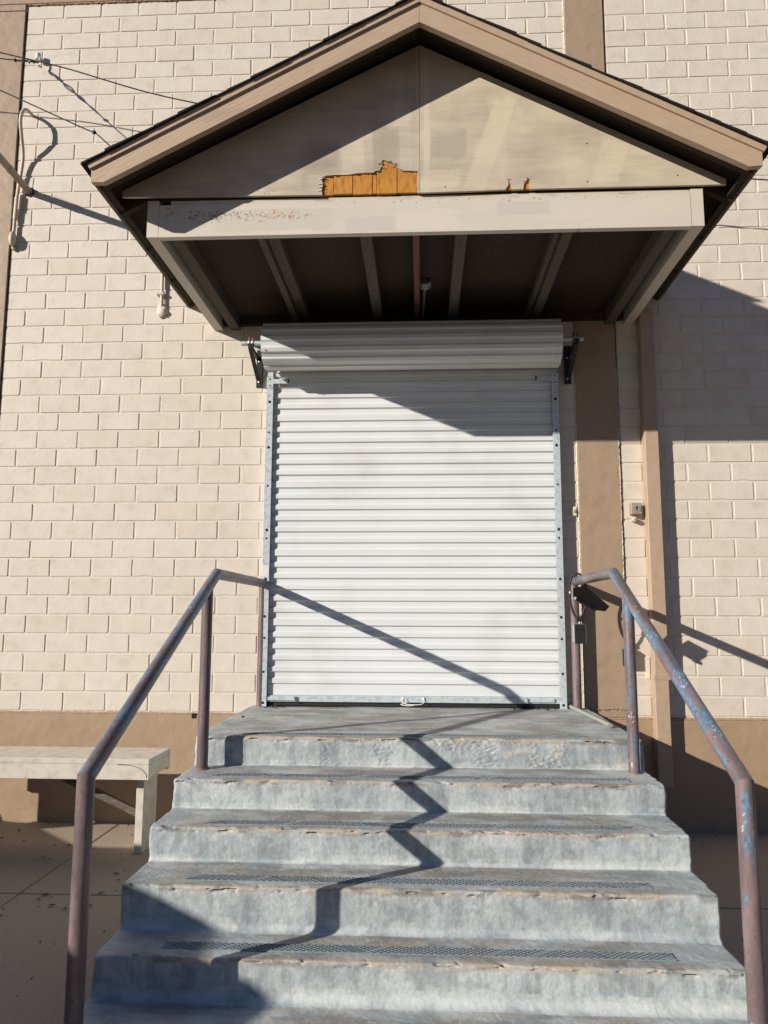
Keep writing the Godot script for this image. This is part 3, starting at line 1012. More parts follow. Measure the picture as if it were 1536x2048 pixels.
		for k in n_c:
			var xa := 1.79 - k * (1.79 / n_c)
			var xb := maxf(0.0, xa - 1.79 / n_c * 1.55)
			var base := hv + 0.024 + rng.randf_range(-0.002, 0.003)
			var sh := MB.new()
			var ya := roof_y(xa) + base + 0.006
			var yb := roof_y(xb) + base + 0.001
			sh.slab(PackedVector2Array([Vector2(s * xa, ya - 0.006), Vector2(s * xa, ya + 0.005 + rng.randf_range(0, 0.004)), Vector2(s * xb, yb + 0.004), Vector2(s * xb, yb)]), 0.0, 1.728 + rng.randf_range(-0.006, 0.006))
			put("shingle_course", sh.mesh(), M.shingle_felt, c)
	put("ridge_cap", bar_mesh(Vector3(0, roof_y(0) + 0.155, 0.0), Vector3(0, roof_y(0) + 0.155, 1.73), 0.012, 0.16), M.shingle_felt, c)
	# joists between the wall and the front beam
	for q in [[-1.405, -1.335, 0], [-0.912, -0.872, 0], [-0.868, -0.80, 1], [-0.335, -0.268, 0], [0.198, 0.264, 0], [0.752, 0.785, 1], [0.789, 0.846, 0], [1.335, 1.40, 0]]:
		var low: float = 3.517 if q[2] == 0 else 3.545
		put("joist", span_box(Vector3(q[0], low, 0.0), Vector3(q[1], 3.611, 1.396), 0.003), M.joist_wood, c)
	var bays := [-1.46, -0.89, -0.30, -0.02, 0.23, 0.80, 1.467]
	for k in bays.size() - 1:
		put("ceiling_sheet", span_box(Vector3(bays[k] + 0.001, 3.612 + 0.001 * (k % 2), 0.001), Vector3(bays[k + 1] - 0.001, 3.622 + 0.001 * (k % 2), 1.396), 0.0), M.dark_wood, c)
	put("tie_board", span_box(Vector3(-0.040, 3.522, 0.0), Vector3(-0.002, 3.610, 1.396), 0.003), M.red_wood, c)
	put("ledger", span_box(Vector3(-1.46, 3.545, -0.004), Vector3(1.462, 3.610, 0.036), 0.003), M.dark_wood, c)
	# lamp box on a rod under the canopy
	var j := thing("junction_box", "small round metal lamp box on a rod under the canopy ceiling", "lamp holder", Vector3(0.03, 3.60, 0.60))
	var jb := MB.new()
	var tilt := Basis(Vector3(1, 0, 0), -0.35) * Basis(Vector3(0, 0, 1), 0.25)
	var seg := PackedVector3Array([tilt * Vector3(0, 0.0, -0.028), tilt * Vector3(0, 0.0, 0.028)])
	jb.tube(seg, 0.047, 8)
	put("box", jb.mesh(), M.lamp_grey, j)
	for q in [[-0.02, 0.015], [0.02, -0.01]]:
		var kb := MB.new()
		kb.disc(tilt * Vector3(q[0], q[1], 0.027), tilt * Vector3(q[0], q[1], 0.031), 0.009, 10)
		put("knockout", kb.mesh(), M.black_steel, j)
	var rod := MB.new()
	rod.tube(PackedVector3Array([Vector3(0, -0.02, -0.02), Vector3(-0.012, -0.06, -0.56)]), 0.009, 8)
	put("rod", rod.mesh(), M.lamp_grey, j)

# ------------------------------------------------------------------ roll-up door
func make_door() -> void:
	var d := thing("roll_up_door", "white corrugated roll-up door with its coil, galvanised guides and black brackets", "door", Vector3(0, 0.795, 0))
	var off := Vector3(0, -0.795, 0)
	var x0 := -1.075
	var x1 := 0.943
	# the curtain, one ribbed slat under the other
	var top := 3.26
	var seam := 2.893
	var y := seam + 5 * 0.079
	var k := 1
	var made := {}
	while y > 0.90:
		var wide := 0.092 if k % 6 == 0 else 0.079
		var low := y - wide
		var cut := 0.0
		if low < 0.885:
			break
		if y <= top + 0.05:
			if not made.has(wide):
				var pr := [[0.0, 0.0], [0.0015, 0.0004], [0.028, 0.0004], [0.030, 0.0010], [0.0405, 0.0115], [0.0425, 0.0122], [0.0675, 0.0122]]
				if wide > 0.08:
					pr += [[0.0685, 0.0108], [0.0705, 0.0108], [0.0715, 0.0122], [0.0800, 0.0122]]
				pr += [[wide - 0.0100, 0.0122], [wide - 0.0080, 0.0112], [wide - 0.0018, 0.0010], [wide, 0.0]]
				var rows := []
				for p in pr:
					rows.append([Vector3(x0, -p[0], p[1]), Vector3((x0 + x1) * 0.5, -p[0], p[1]), Vector3(x1, -p[0], p[1])])
				var b := MB.new()
				b.sheet(rows, Vector3(0, 0.2, 1))
				made[wide] = b.mesh()
			var sl := put("slat", made[wide], M.door_white, d, off + Vector3(0, y, 0.046 + rng.randf_range(-0.0006, 0.0006)))
			sl.rotation = Vector3(rng.randf_range(-0.008, 0.008), 0, rng.randf_range(-0.0004, 0.0004))
		y = low
		k += 1
	put("bottom_slat", span_box(Vector3(x0, 0.872, 0.040), Vector3(x1, y - 0.0005, 0.052), 0.001), M.door_white, d, off)
	put("bottom_bar", span_box(Vector3(x0, 0.828, 0.034), Vector3(x1, 0.871, 0.066), 0.003), M.galvanised, d, off)
	put("seal", span_box(Vector3(x0, 0.800, 0.030), Vector3(x1, 0.8275, 0.050), 0.003), M.black_rubber, d, off)
	# the coil
	var cc := Vector3(0, 3.302, 0.228)
	var coil := MB.new()
	var prof := []
	var n_rib := 13
	for i in n_rib:
		for q in [[0.0, 0.0], [0.34, 0.0], [0.40, 0.3], [0.49, 0.9], [0.54, 1.0], [0.85, 1.0], [0.90, 0.85], [0.97, 0.1]]:
			var a: float = TAU * (i + q[0]) / n_rib + 0.2
			var r: float = 0.158 + 0.0095 * q[1]
			prof.append(Vector2(cos(a), sin(a)) * r)
	prof.append(prof[0])
	var rows2 := []
	for xx in [-1.098, -0.4, 0.3, 0.964]:
		var row := []
		for p in prof:
			row.append(cc + Vector3(xx, p.y, p.x))
		rows2.append(row)
	# normals by hand, since the sheet closes on itself
	var first := 0
	for i in rows2.size():
		for q in prof.size():
			var a2: Vector2 = prof[(q - 1 + prof.size() - 1) % (prof.size() - 1)]
			var b2: Vector2 = prof[(q + 1) % (prof.size() - 1)]
			var t := (b2 - a2).normalized()
			coil.vert(rows2[i][q], Vector3(0, -t.x, t.y))
	for i in rows2.size() - 1:
		for q in prof.size() - 1:
			var a3 := i * prof.size() + q
			var hint := coil.n[a3] + coil.n[a3 + 1]
			coil.face(a3, a3 + 1, a3 + prof.size() + 1, hint)
			coil.face(a3, a3 + prof.size() + 1, a3 + prof.size(), hint)
	put("curtain_roll", coil.mesh(), M.door_white, d, off)
	for s in [[-1.0975, -1.02], [0.9635, 0.89]]:
		var cap := MB.new()
		cap.tube(PackedVector3Array([cc + Vector3(s[0] + (0.012 if s[0] < 0 else -0.012), 0, 0), cc + Vector3(s[1], 0, 0)]), 0.150, 30)
		put("drum_end", cap.mesh(), M.galvanised, d, off)
		var scr := MB.new()
		for a in [0.55, 0.12, -0.45, -0.95]:
			var dir := Vector3(0, sin(a), cos(a))
			var p: Vector3 = cc + Vector3(s[0] + (0.030 if s[0] < 0 else -0.030), 0, 0)
			scr.disc(p + dir * 0.155, p + dir * 0.1715, 0.0055, 8)
		put("screws", scr.mesh(), M.bolt_zinc, d, off)
	var shaft := MB.new()
	shaft.tube(PackedVector3Array([Vector3(-1.268, 3.330, 0.232), Vector3(1.134, 3.330, 0.232)]), 0.0165, 14)
	put("shaft", shaft.mesh(), M.galvanised, d, off)
	# brackets that carry the shaft
	for s in [-1.0, 1.0]:
		var xb := -1.183 if s < 0 else 1.062
		var plate := put("bracket", span_box(Vector3(xb - 0.024, 3.075, 0.0), Vector3(xb + 0.024, 3.36, 0.007), 0.001), M.black_steel, d, off)
		put("flange", span_box(Vector3(xb + s * -0.024 - 0.003, 3.075, 0.008), Vector3(xb + s * -0.024 + 0.003, 3.34, 0.05), 0.001), M.black_steel, plate)
		put("arm", span_box(Vector3(xb + s * 0.018 - 0.012, 3.285, 0.008), Vector3(xb + s * 0.018 + 0.012, 3.312, 0.275), 0.001), M.black_steel, plate)
		put("strut", bar_mesh(Vector3(xb + s * 0.018, 3.29, 0.255), Vector3(xb + s * 0.010, 3.135, 0.012), 0.030, 0.008, Vector3(1, 0, 0)), M.black_steel, plate)
		put("saddle", span_box(Vector3(xb + s * 0.018 - 0.022, 3.313, 0.206), Vector3(xb + s * 0.018 + 0.022, 3.322, 0.262), 0.001), M.black_steel, plate)
		var bolts := MB.new()
		for yy in [3.115, 3.27]:
			bolts.ball(Vector3(xb - 0.004, yy, 0.010), Vector3(0.009, 0.009, 0.006))
		put("bolts", bolts.mesh(), M.bolt_zinc, plate)
		var u := MB.new()
		for dx in [-0.013, 0.013]:
			u.tube(curve([Vector3(xb + s * 0.018 + dx, 3.30, 0.212), Vector3(xb + s * 0.018 + dx, 3.345, 0.213), Vector3(xb + s * 0.018 + dx, 3.352, 0.232), Vector3(xb + s * 0.018 + dx, 3.345, 0.251), Vector3(xb + s * 0.018 + dx, 3.30, 0.252)], 0.01), 0.0035, 6)
		put("u_bolt", u.mesh(), M.bolt_zinc, plate)
		var tips := MB.new()
		for dx in [-0.013, 0.013]:
			tips.disc(Vector3(xb + s * 0.018 + dx, 3.352, 0.232), Vector3(xb + s * 0.018 + dx, 3.372, 0.232), 0.006, 8)
		put("bolt_tip", tips.mesh(), M.red_cap if s < 0 else M.black_steel, plate)
	# guides: folded steel channels with holes, open towards the curtain
	for s in [-1.0, 1.0]:
		var xo := -1.113 if s < 0 else 0.980
		var xi := -1.064 if s < 0 else 0.932
		var lo := 0.797
		var hi := 3.135
		var ch := MB.new()
		ch.box(Vector3((xo + xi) * 0.5, (lo + hi) * 0.5, 0.0795), Vector3(absf(xi - xo), hi - lo, 0.004), 0.001)
		ch.box(Vector3(xo - s * 0.002, (lo + hi) * 0.5, 0.039), Vector3(0.004, hi - lo, 0.077), 0.001)
		ch.box(Vector3((xo + xi) * 0.5 - s * 0.003, (lo + hi) * 0.5, 0.0025), Vector3(absf(xi - xo) - 0.006, hi - lo, 0.003), 0.001)
		var gd := put("guide", ch.mesh(), M.galvanised, d, off)
		put("slot_shade", span_box(Vector3(xi + s * 0.002, lo + 0.02, 0.0625), Vector3(xi + s * 0.014, hi - 0.05, 0.0770), 0.001), M.black_rubber, gd)  # black strip put in for the shade of the slot between guide and curtain
		var holes := [[2.99, 0.004], [2.945, 0.0105], [2.72, 0.0075], [2.61, 0.0105], [2.33, 0.0075], [2.015, 0.0105], [1.955, 0.0075], [1.67, 0.0095], [1.41, 0.0095], [1.262, 0.0085], [1.03, 0.0085], [0.822, 0.0095]]
		for q in holes:
			var hm := MB.new()
			hm.disc(Vector3((xo + xi) * 0.5, q[0], 0.080), Vector3((xo + xi) * 0.5, q[0], 0.0820), q[1], 16)
			put("bolt_hole", hm.mesh(), M.black_hole, gd)
		# flared lead-in at the top
		put("lead_in", bar_mesh(Vector3((xo + xi) * 0.5, 3.137, 0.078), Vector3((xo + xi) * 0.5 - s * 0.002, 3.20, 0.060), 0.003, 0.040, Vector3(0, 0, 1)), M.galvanised, gd)
		# stop: a plate screwed on the guide with an arm over the curtain
		var stop := put("stop_bracket", span_box(Vector3(xo + s * -0.002, 3.050, 0.0825), Vector3(xi, 3.130, 0.0860), 0.001), M.galvanised, d, off)
		put("arm", span_box(Vector3(minf(xi, xi - s * 0.118), 3.078, 0.0865), Vector3(maxf(xi, xi - s * 0.118), 3.112, 0.0895), 0.001), M.galvanised, stop)
		put("tip", span_box(Vector3(xi - s * 0.112 - 0.004, 3.082, 0.0900), Vector3(xi - s * 0.112 + 0.004, 3.108, 0.104), 0.001), M.black_steel, stop)
		var hh := MB.new()
		for yy in [3.066, 3.115]:
			hh.disc(Vector3((xo + xi) * 0.5, yy, 0.0855), Vector3((xo + xi) * 0.5, yy, 0.0880), 0.0055, 12)
		put("screws", hh.mesh(), M.black_hole, stop)
		# slide bolt on the bottom bar
		var xs := -0.86 if s < 0 else 0.70
		var sl := put("slide_bolt", span_box(Vector3(minf(xs, xs + s * 0.20), 0.838, 0.0665), Vector3(maxf(xs, xs + s * 0.20), 0.862, 0.0760), 0.002), M.galvanised, d, off)
		put("knob", span_box(Vector3(xs + s * 0.005, 0.832, 0.0765), Vector3(xs + s * 0.02, 0.868, 0.0860), 0.002), M.bolt_zinc, sl)
	put("tape", span_box(Vector3(-1.112, 1.685, 0.0820), Vector3(-1.068, 1.765, 0.0826), 0.0), M.door_white, d, off)
	put("floor_angle", span_box(Vector3(0.985, 0.836, 0.012), Vector3(1.032, 0.868, 0.030), 0.002), M.galvanised, d, off)
	# rope handle
	var rp := MB.new()
	rp.tube(curve([Vector3(-0.128, 0.862, 0.068), Vector3(-0.132, 0.842, 0.072), Vector3(-0.112, 0.824, 0.086), Vector3(-0.06, 0.818, 0.094), Vector3(0.00, 0.822, 0.092), Vector3(0.018, 0.842, 0.074), Vector3(0.012, 0.862, 0.068)], 0.008), 0.0028, 8)
	rp.tube(curve([Vector3(-0.118, 0.858, 0.068), Vector3(-0.10, 0.834, 0.078), Vector3(-0.14, 0.820, 0.092), Vector3(-0.09, 0.812, 0.100), Vector3(-0.05, 0.816, 0.096)], 0.008), 0.0028, 8)
	rp.ball(Vector3(-0.125, 0.856, 0.070), Vector3(0.007, 0.008, 0.006))
	rp.ball(Vector3(0.014, 0.856, 0.070), Vector3(0.007, 0.008, 0.006))
	put("rope_pull", rp.mesh(), M.white_rope, d, off)

# ------------------------------------------------------------------ handrails
# one straight length of pipe between two mitre planes, its old paint coat in layers
func pipe_part(a: Vector3, b: Vector3, na: Vector3, nb: Vector3, r: float, blue_amt: float, s: int) -> ArrayMesh:
	var dirn := (b - a).normalized()
	var side := dirn.cross(Vector3(1, 0, 0)).normalized()
	if side.length() < 0.5:
		side = dirn.cross(Vector3(0, 1, 0)).normalized()
	var up := dirn.cross(side)
	var seg := 30
	var steps := maxi(4, int((b - a).length() / 0.006))
	var n1 := noise(s, 5.5, 4)
	var n2 := noise(s + 1, 30.0, 3)
	var n3 := noise(s + 2, 14.0, 4)
	var n4 := noise(s + 3, 40.0, 3)
	var length := (b - a).length()
	var m := MB.new()
	m.colored = true
	var ra := []
	var rb := []
	for k in seg + 1:
		var t := TAU * k / seg
		var o := (side * cos(t) + up * sin(t)) * r
		ra.append(a + o - dirn * (o.dot(na) / dirn.dot(na)))
		rb.append(b + o - dirn * (o.dot(nb) / dirn.dot(nb)))
	var purple := Color(0.125, 0.092, 0.092)
	var pink := Color(0.205, 0.145, 0.145)
	var grey := Color(0.105, 0.105, 0.115)
	var blue := Color(0.080, 0.155, 0.245)
	var sky_blue := Color(0.13, 0.29, 0.44)
	for i in steps + 1:
		var f := float(i) / steps
		for k in seg + 1:
			var t := TAU * k / seg
			var nn := side * cos(t) + up * sin(t)
			var p: Vector3 = ra[k].lerp(rb[k], f)
			var q := p + nn * 0.0
			var l := f * length
			var cx := (nn.dot(side)) * 0.06
			var cy := (nn.dot(up)) * 0.06
			var e := n1.get_noise_3d(cx * 1.6, cy * 1.6, l * 0.45)
			var e2 := n3.get_noise_3d(cx * 1.4, cy * 1.4, l * 0.32)
			var e3 := n4.get_noise_3d(cx * 1.2, cy * 1.2, l * 0.9)
			var fl := n2.get_noise_3d(cx * 2.2, cy * 2.2, l * 1.4)
			var col := purple.lerp(pink, smoothstep(-0.3, 0.45, e + e3 * 0.3))
			col = col.lerp(grey, smoothstep(-0.05, 0.35, e2 - e * 0.5) * clampf(blue_amt * 2.0, 0, 0.8))
			var bl := e2 * 0.9 + e * 0.35 + fl * 0.12 + blue_amt - 0.46
			if bl > 0.0:
				col = col.lerp(blue.lerp(sky_blue, clampf(e3 * 1.6, 0, 1)), clampf(bl * 5.0, 0, 0.8))
			var spot := smoothstep(0.15, 0.4, n1.get_noise_3d(cx + 4.0, cy, l * 0.8 + 3.0))
			if fl > 0.34 and spot > 0.0 and blue_amt > 0.15:
				col = col.lerp(Color(0.50, 0.55, 0.56), clampf((fl - 0.34) * 7.0, 0, 0.85) * spot)
			if n2.get_noise_3d(cx * 2.0 + 7.0, cy * 2.0, l * 1.3) > 0.40 and spot > 0.25:
				col = col.lerp(Color(0.30, 0.075, 0.06), 0.65)
			if n2.get_noise_3d(cx * 2.0 + 3.0, cy * 2.0 + 9.0, l * 0.8) > 0.52:
				col = col.lerp(Color(0.05, 0.036, 0.034), 0.6)
			col = col * (1.0 + 0.10 * fl)
			col.a = 1.0
			m.vert(p + nn * (n3.get_noise_3d(q.x * 3.0, q.y * 3.0, q.z * 3.0) * 0.0006), nn, col)
	for i in steps:
		for k in seg:
			var v0 := i * (seg + 1) + k
			var hint := m.n[v0] + m.n[v0 + 1]
			m.face(v0, v0 + 1, v0 + seg + 2, hint)
			m.face(v0, v0 + seg + 2, v0 + seg + 1, hint)
	return m.mesh()

func handrail(label: String, x: float, xw: float, zw: float, zc: float, yc: float, zl: float, yl: float, zp: float, s: int, blue: Array) -> void:
	var o := thing("handrail", label, "handrail", Vector3(x, 0, 0), "")
	var r := 0.0295
	var w0 := Vector3(xw - x, 0.79, zw)
	var w1 := Vector3(xw - x, yc - 0.006, zw)
	var cn := Vector3(0, yc, zc)
	var lw := Vector3(0, yl, zl)
	var g0 := Vector3(0, 0.0, zl)
	var d0 := (w1 - w0).normalized()
	var d1 := (cn - w1).normalized()
	var d2 := (lw - cn).normalized()
	var d3 := (g0 - lw).normalized()
	put("post", pipe_part(w0, w1, d0, (d0 + d1).normalized(), r, blue[0], s), M.rail_paint, o)
	put("top_rail", pipe_part(w1, cn, (d0 + d1).normalized(), (d1 + d2).normalized(), r, blue[1], s + 10), M.rail_paint, o)
	put("sloping_rail", pipe_part(cn, lw, (d1 + d2).normalized(), (d2 + d3).normalized(), r, blue[2], s + 20), M.rail_paint, o)
	put("post", pipe_part(lw, g0, (d2 + d3).normalized(), d3, r, blue[3], s + 30), M.rail_paint, o)
	for q in [[Vector3(xw - x, 0.793, zw)], [Vector3(0, 0.646, zp)]]:
		var wl := MB.new()
		var pts := PackedVector3Array()
		for i in 25:
			var t := TAU * i / 24.0
			pts.append(q[0] + Vector3(cos(t) * (r + 0.001), 0.004 + 0.0015 * sin(t * 5.0), sin(t) * (r + 0.001)))
		wl.tube(pts, 0.0055, 8, false)
		put("weld", wl.mesh(), M.weld_rust, o)
	var f := (zp - zc) / (zl - zc)
	var yt := lerpf(yc, yl, f)
	put("post", pipe_part(Vector3(0, 0.64, zp), Vector3(0, yt - 0.012, zp), Vector3.UP, Vector3.UP, r * 0.97, blue[4], s + 40), M.rail_paint, o)

func make_handrails() -> void:
	handrail("left pipe handrail beside the bench, with worn purple and blue paint", -1.118, -1.110, 0.055, 1.268, 1.646, 2.820, 0.893, 1.430, 300, [0.02, 0.16, 0.50, 0.05, 0.14])
	handrail("right pipe handrail with the black lockboxes on it, worn purple and blue paint", 1.06, 1.048, 0.085, 1.125, 1.659, 2.748, 0.888, 1.403, 400, [0.0, 0.30, 0.43, 0.20, 0.34])

# ------------------------------------------------------------------ bench
func make_bench() -> void:
	var b := thing("bench", "cream painted wooden bench standing by the wall left of the steps", "bench", Vector3(-2.6, 0, 0.5))
	var o := Vector3(2.6, 0, -0.5)
	var xl := -3.30
	var xr := -1.612
	var zf := 0.800
	var zk := 0.410
	put("seat", span_box(Vector3(xl, 0.540, zk), Vector3(xr, 0.571, zf), 0.003), M.bench_paint, b, o)
	put("apron", span_box(Vector3(xl, 0.452, zf - 0.030), Vector3(xr - 0.001, 0.5395, zf - 0.001), 0.002), M.bench_paint, b, o)
	put("apron", span_box(Vector3(xl, 0.445, zk + 0.001), Vector3(xr - 0.001, 0.5395, zk + 0.030), 0.002), M.bench_paint, b, o)
	put("end_board", span_box(Vector3(xr - 0.030, 0.460, zk + 0.031), Vector3(xr - 0.002, 0.5395, zf - 0.031), 0.002), M.bench_paint, b, o)
	put("end_board", span_box(Vector3(xl + 0.002, 0.460, zk + 0.031), Vector3(xl + 0.030, 0.5395, zf - 0.031), 0.002), M.bench_paint, b, o)
	put("leg", span_box(Vector3(-1.728, 0.0, zk + 0.032), Vector3(-1.680, 0.539, zf - 0.125), 0.003), M.bench_paint, b, o)
	put("leg", span_box(Vector3(xl + 0.04, 0.0, zk + 0.032), Vector3(xl + 0.086, 0.539, zf - 0.125), 0.003), M.bench_paint, b, o)
	put("brace", bar_mesh(Vector3(-2.36, 0.47, 0.56), Vector3(-1.728, 0.195, 0.56), 0.042, 0.035), M.weathered_wood, b, o)
	put("brace", bar_mesh(Vector3(-2.64, 0.47, 0.56), Vector3(xl + 0.088, 0.195, 0.56), 0.042, 0.035), M.weathered_wood, b, o)
	# the split at the right end of the front board
	var ck := MB.new()
	ck.tube(curve([Vector3(-1.80, 0.5385, zf), Vector3(-1.73, 0.536, zf), Vector3(-1.67, 0.520, zf), Vector3(-1.632, 0.492, zf), Vector3(-1.626, 0.466, zf)], 0.01), 0.0016, 5)
	put("split", ck.mesh(), M.crack_dark, b, o)

# ------------------------------------------------------------------ fittings on the wall
func make_wall_fittings() -> void:
	# downspout
	var ds := thing("downspout", "tan square downspout on the wall right of the brown column", "downspout", Vector3(1.615, 0.3, 0.05))
	var o := Vector3(-1.615, -0.3, -0.05)
	put("pipe", span_box(Vector3(1.566, 1.02, 0.004), Vector3(1.662, 3.60, 0.092), 0.004), M.trim_paint, ds, o)
	put("lower_pipe", span_box(Vector3(1.562, 0.30, 0.014), Vector3(1.658, 1.019, 0.096), 0.004), M.trim_paint, ds, o)
	put("strap", span_box(Vector3(1.560, 0.995, 0.010), Vector3(1.668, 1.032, 0.0985), 0.001), M.trim_paint, ds, o)
	put("strap_tab", span_box(Vector3(1.530, 0.995, -0.001), Vector3(1.559, 1.034, 0.006), 0.001), M.bell_cream, ds, o)
	put("joint_line", span_box(Vector3(1.5605, 0.612, 0.013), Vector3(1.6595, 0.615, 0.0972), 0.0), M.trim_paint, ds, o)
	# doorbell button
	var bell := thing("doorbell", "small cream doorbell button beside the right door guide", "doorbell", Vector3(1.076, 2.15, 0.0))
	put("plate", span_box(Vector3(-0.020, -0.033, 0.0), Vector3(0.020, 0.033, 0.016), 0.003), M.bell_cream, bell)
	put("button", span_box(Vector3(-0.003, -0.012, 0.0165), Vector3(0.013, 0.010, 0.023), 0.003), M.key_face, bell)
	# key switch
	var ks := thing("key_switch", "brown key switch box with a round steel lock, left of the downspout", "key switch", Vector3(1.50, 2.163, 0.0))
	put("box", span_box(Vector3(-0.037, -0.042, 0.0), Vector3(0.037, 0.040, 0.058), 0.004), M.brown_paint, ks)
	var kf := MB.new()
	kf.disc(Vector3(0, 0, 0.0575), Vector3(0, 0, 0.0615), 0.029, 26)
	var face := put("lock_face", kf.mesh(), M.key_face, ks)
	var kh := MB.new()
	kh.disc(Vector3(0.001, 0.006, 0.0612), Vector3(0.001, 0.006, 0.0624), 0.008, 12)
	kh.box(Vector3(0.001, -0.008, 0.0618), Vector3(0.007, 0.020, 0.0012), 0.0)
	put("keyhole", kh.mesh(), M.black_steel, face)
	for dx in [-0.019, 0.021]:
		var sc := MB.new()
		sc.disc(Vector3(dx, 0, 0.0612), Vector3(dx, 0, 0.0624), 0.0035, 8)
		put("screw", sc.mesh(), M.black_steel, face)
	var kn := MB.new()
	kn.tube(PackedVector3Array([Vector3(-0.010, -0.075, 0.0), Vector3(-0.010, -0.075, 0.042)]), 0.018, 16)
	kn.ball(Vector3(-0.010, -0.075, 0.042), Vector3(0.018, 0.018, 0.007))
	put("plug", kn.mesh(), M.old_conduit, ks)
	var kr := MB.new()
	kr.disc(Vector3(-0.010, -0.075, 0.046), Vector3(-0.010, -0.075, 0.0500), 0.008, 12)
	put("plug_screw", kr.mesh(), M.mast_paint, ks)
	# conduit that loops out of the wall at the top left
	var cd := thing("conduit", "cream bent conduit looping into the wall beside the left corner column", "conduit", Vector3(-3.10, 4.25, 0.03))
	var oc := Vector3(3.10, -4.25, -0.03)
	var cb := MB.new()
	cb.tube(curve([Vector3(-3.108, 4.30, 0.024), Vector3(-3.100, 4.60, 0.026), Vector3(-3.082, 4.78, 0.028), Vector3(-3.062, 4.93, 0.048), Vector3(-3.050, 5.06, 0.110), Vector3(-3.046, 5.16, 0.145), Vector3(-3.040, 5.25, 0.130), Vector3(-3.036, 5.292, 0.075), Vector3(-3.034, 5.296, 0.0)], 0.015), 0.0125, 12)
	put("pipe", cb.mesh(), M.old_conduit, cd, oc)
	var fit := MB.new()
	fit.tube(PackedVector3Array([Vector3(-3.104, 4.42, 0.025), Vector3(-3.100, 4.60, 0.025)]), 0.0165, 12)
	fit.tube(PackedVector3Array([Vector3(-3.080, 4.50, 0.024), Vector3(-3.074, 4.62, 0.024)]), 0.011, 10)
	put("coupling", fit.mesh(), M.old_conduit, cd, oc)
	var el := MB.new()
	el.ball(Vector3(-3.108, 4.26, 0.034), Vector3(0.026, 0.062, 0.034), 8, 12)
	put("elbow_fitting", el.mesh(), M.old_conduit, cd, oc)
	var st := MB.new()
	st.ball(Vector3(-3.104, 4.20, 0.014), Vector3(0.022, 0.026, 0.012), 6, 10)
	put("wall_plug", st.mesh(), M.mast_paint, cd, oc)
	# stub conduit under the left eave
	var sb := thing("conduit", "short cream conduit stub with flaking plaster under the left canopy eave", "conduit", Vector3(-1.93, 3.68, 0.02))
	var os := Vector3(1.93, -3.68, -0.02)
	var s1 := MB.new()
	s1.tube(PackedVector3Array([Vector3(-1.934, 3.70, 0.022), Vector3(-1.936, 3.96, 0.022)]), 0.012, 12)
	put("pipe", s1.mesh(), M.old_conduit, sb, os)
	put("clamp", span_box(Vector3(-1.975, 3.792, 0.0), Vector3(-1.915, 3.812, 0.037), 0.003), M.old_conduit, sb, os)
	var q := noise(61, 30.0, 4)
	var pl := MB.new()
	pl.ball(Vector3(-1.932, 3.675, 0.006), Vector3(0.040, 0.048, 0.024), 14, 20)
	for i in pl.v.size():
		pl.v[i] += pl.n[i] * q.get_noise_3dv(pl.v[i]) * 0.022
	put("plaster_lump", pl.mesh(), M.caulk, sb, os)
	# pipe arm that sticks out of the wall
	var arm := thing("wall_pipe", "tan pipe arm sticking straight out of the wall at the left, with a rusty flange", "pipe", Vector3(-3.016, 4.656, 0.0))
	var ab := MB.new()
	ab.tube(PackedVector3Array([Vector3(0, 0, 0), Vector3(-0.02, 0.045, 0.5), Vector3(-0.06, 0.13, 1.5)]), 0.0265, 18)
	put("pipe", ab.mesh(), M.mast_paint, arm)
	var ac := MB.new()
	ac.tube(PackedVector3Array([Vector3(-0.011, 0.024, 0.26), Vector3(-0.0125, 0.0265, 0.30)]), 0.029, 18)
	put("collar", ac.mesh(), M.mast_paint, arm)
	var fl := MB.new()
	fl.tube(PackedVector3Array([Vector3(0, 0, -0.004), Vector3(0, 0, 0.010)]), 0.036, 16)
	for a in [0.6, 2.2, 3.9, 5.4]:
		var dd := Vector3(cos(a), sin(a), 0)
		fl.tube(PackedVector3Array([dd * 0.034, dd * 0.034 + Vector3(0, 0, 0.026)]), 0.006, 8)
	put("flange", fl.mesh(), M.eave_wood, arm)

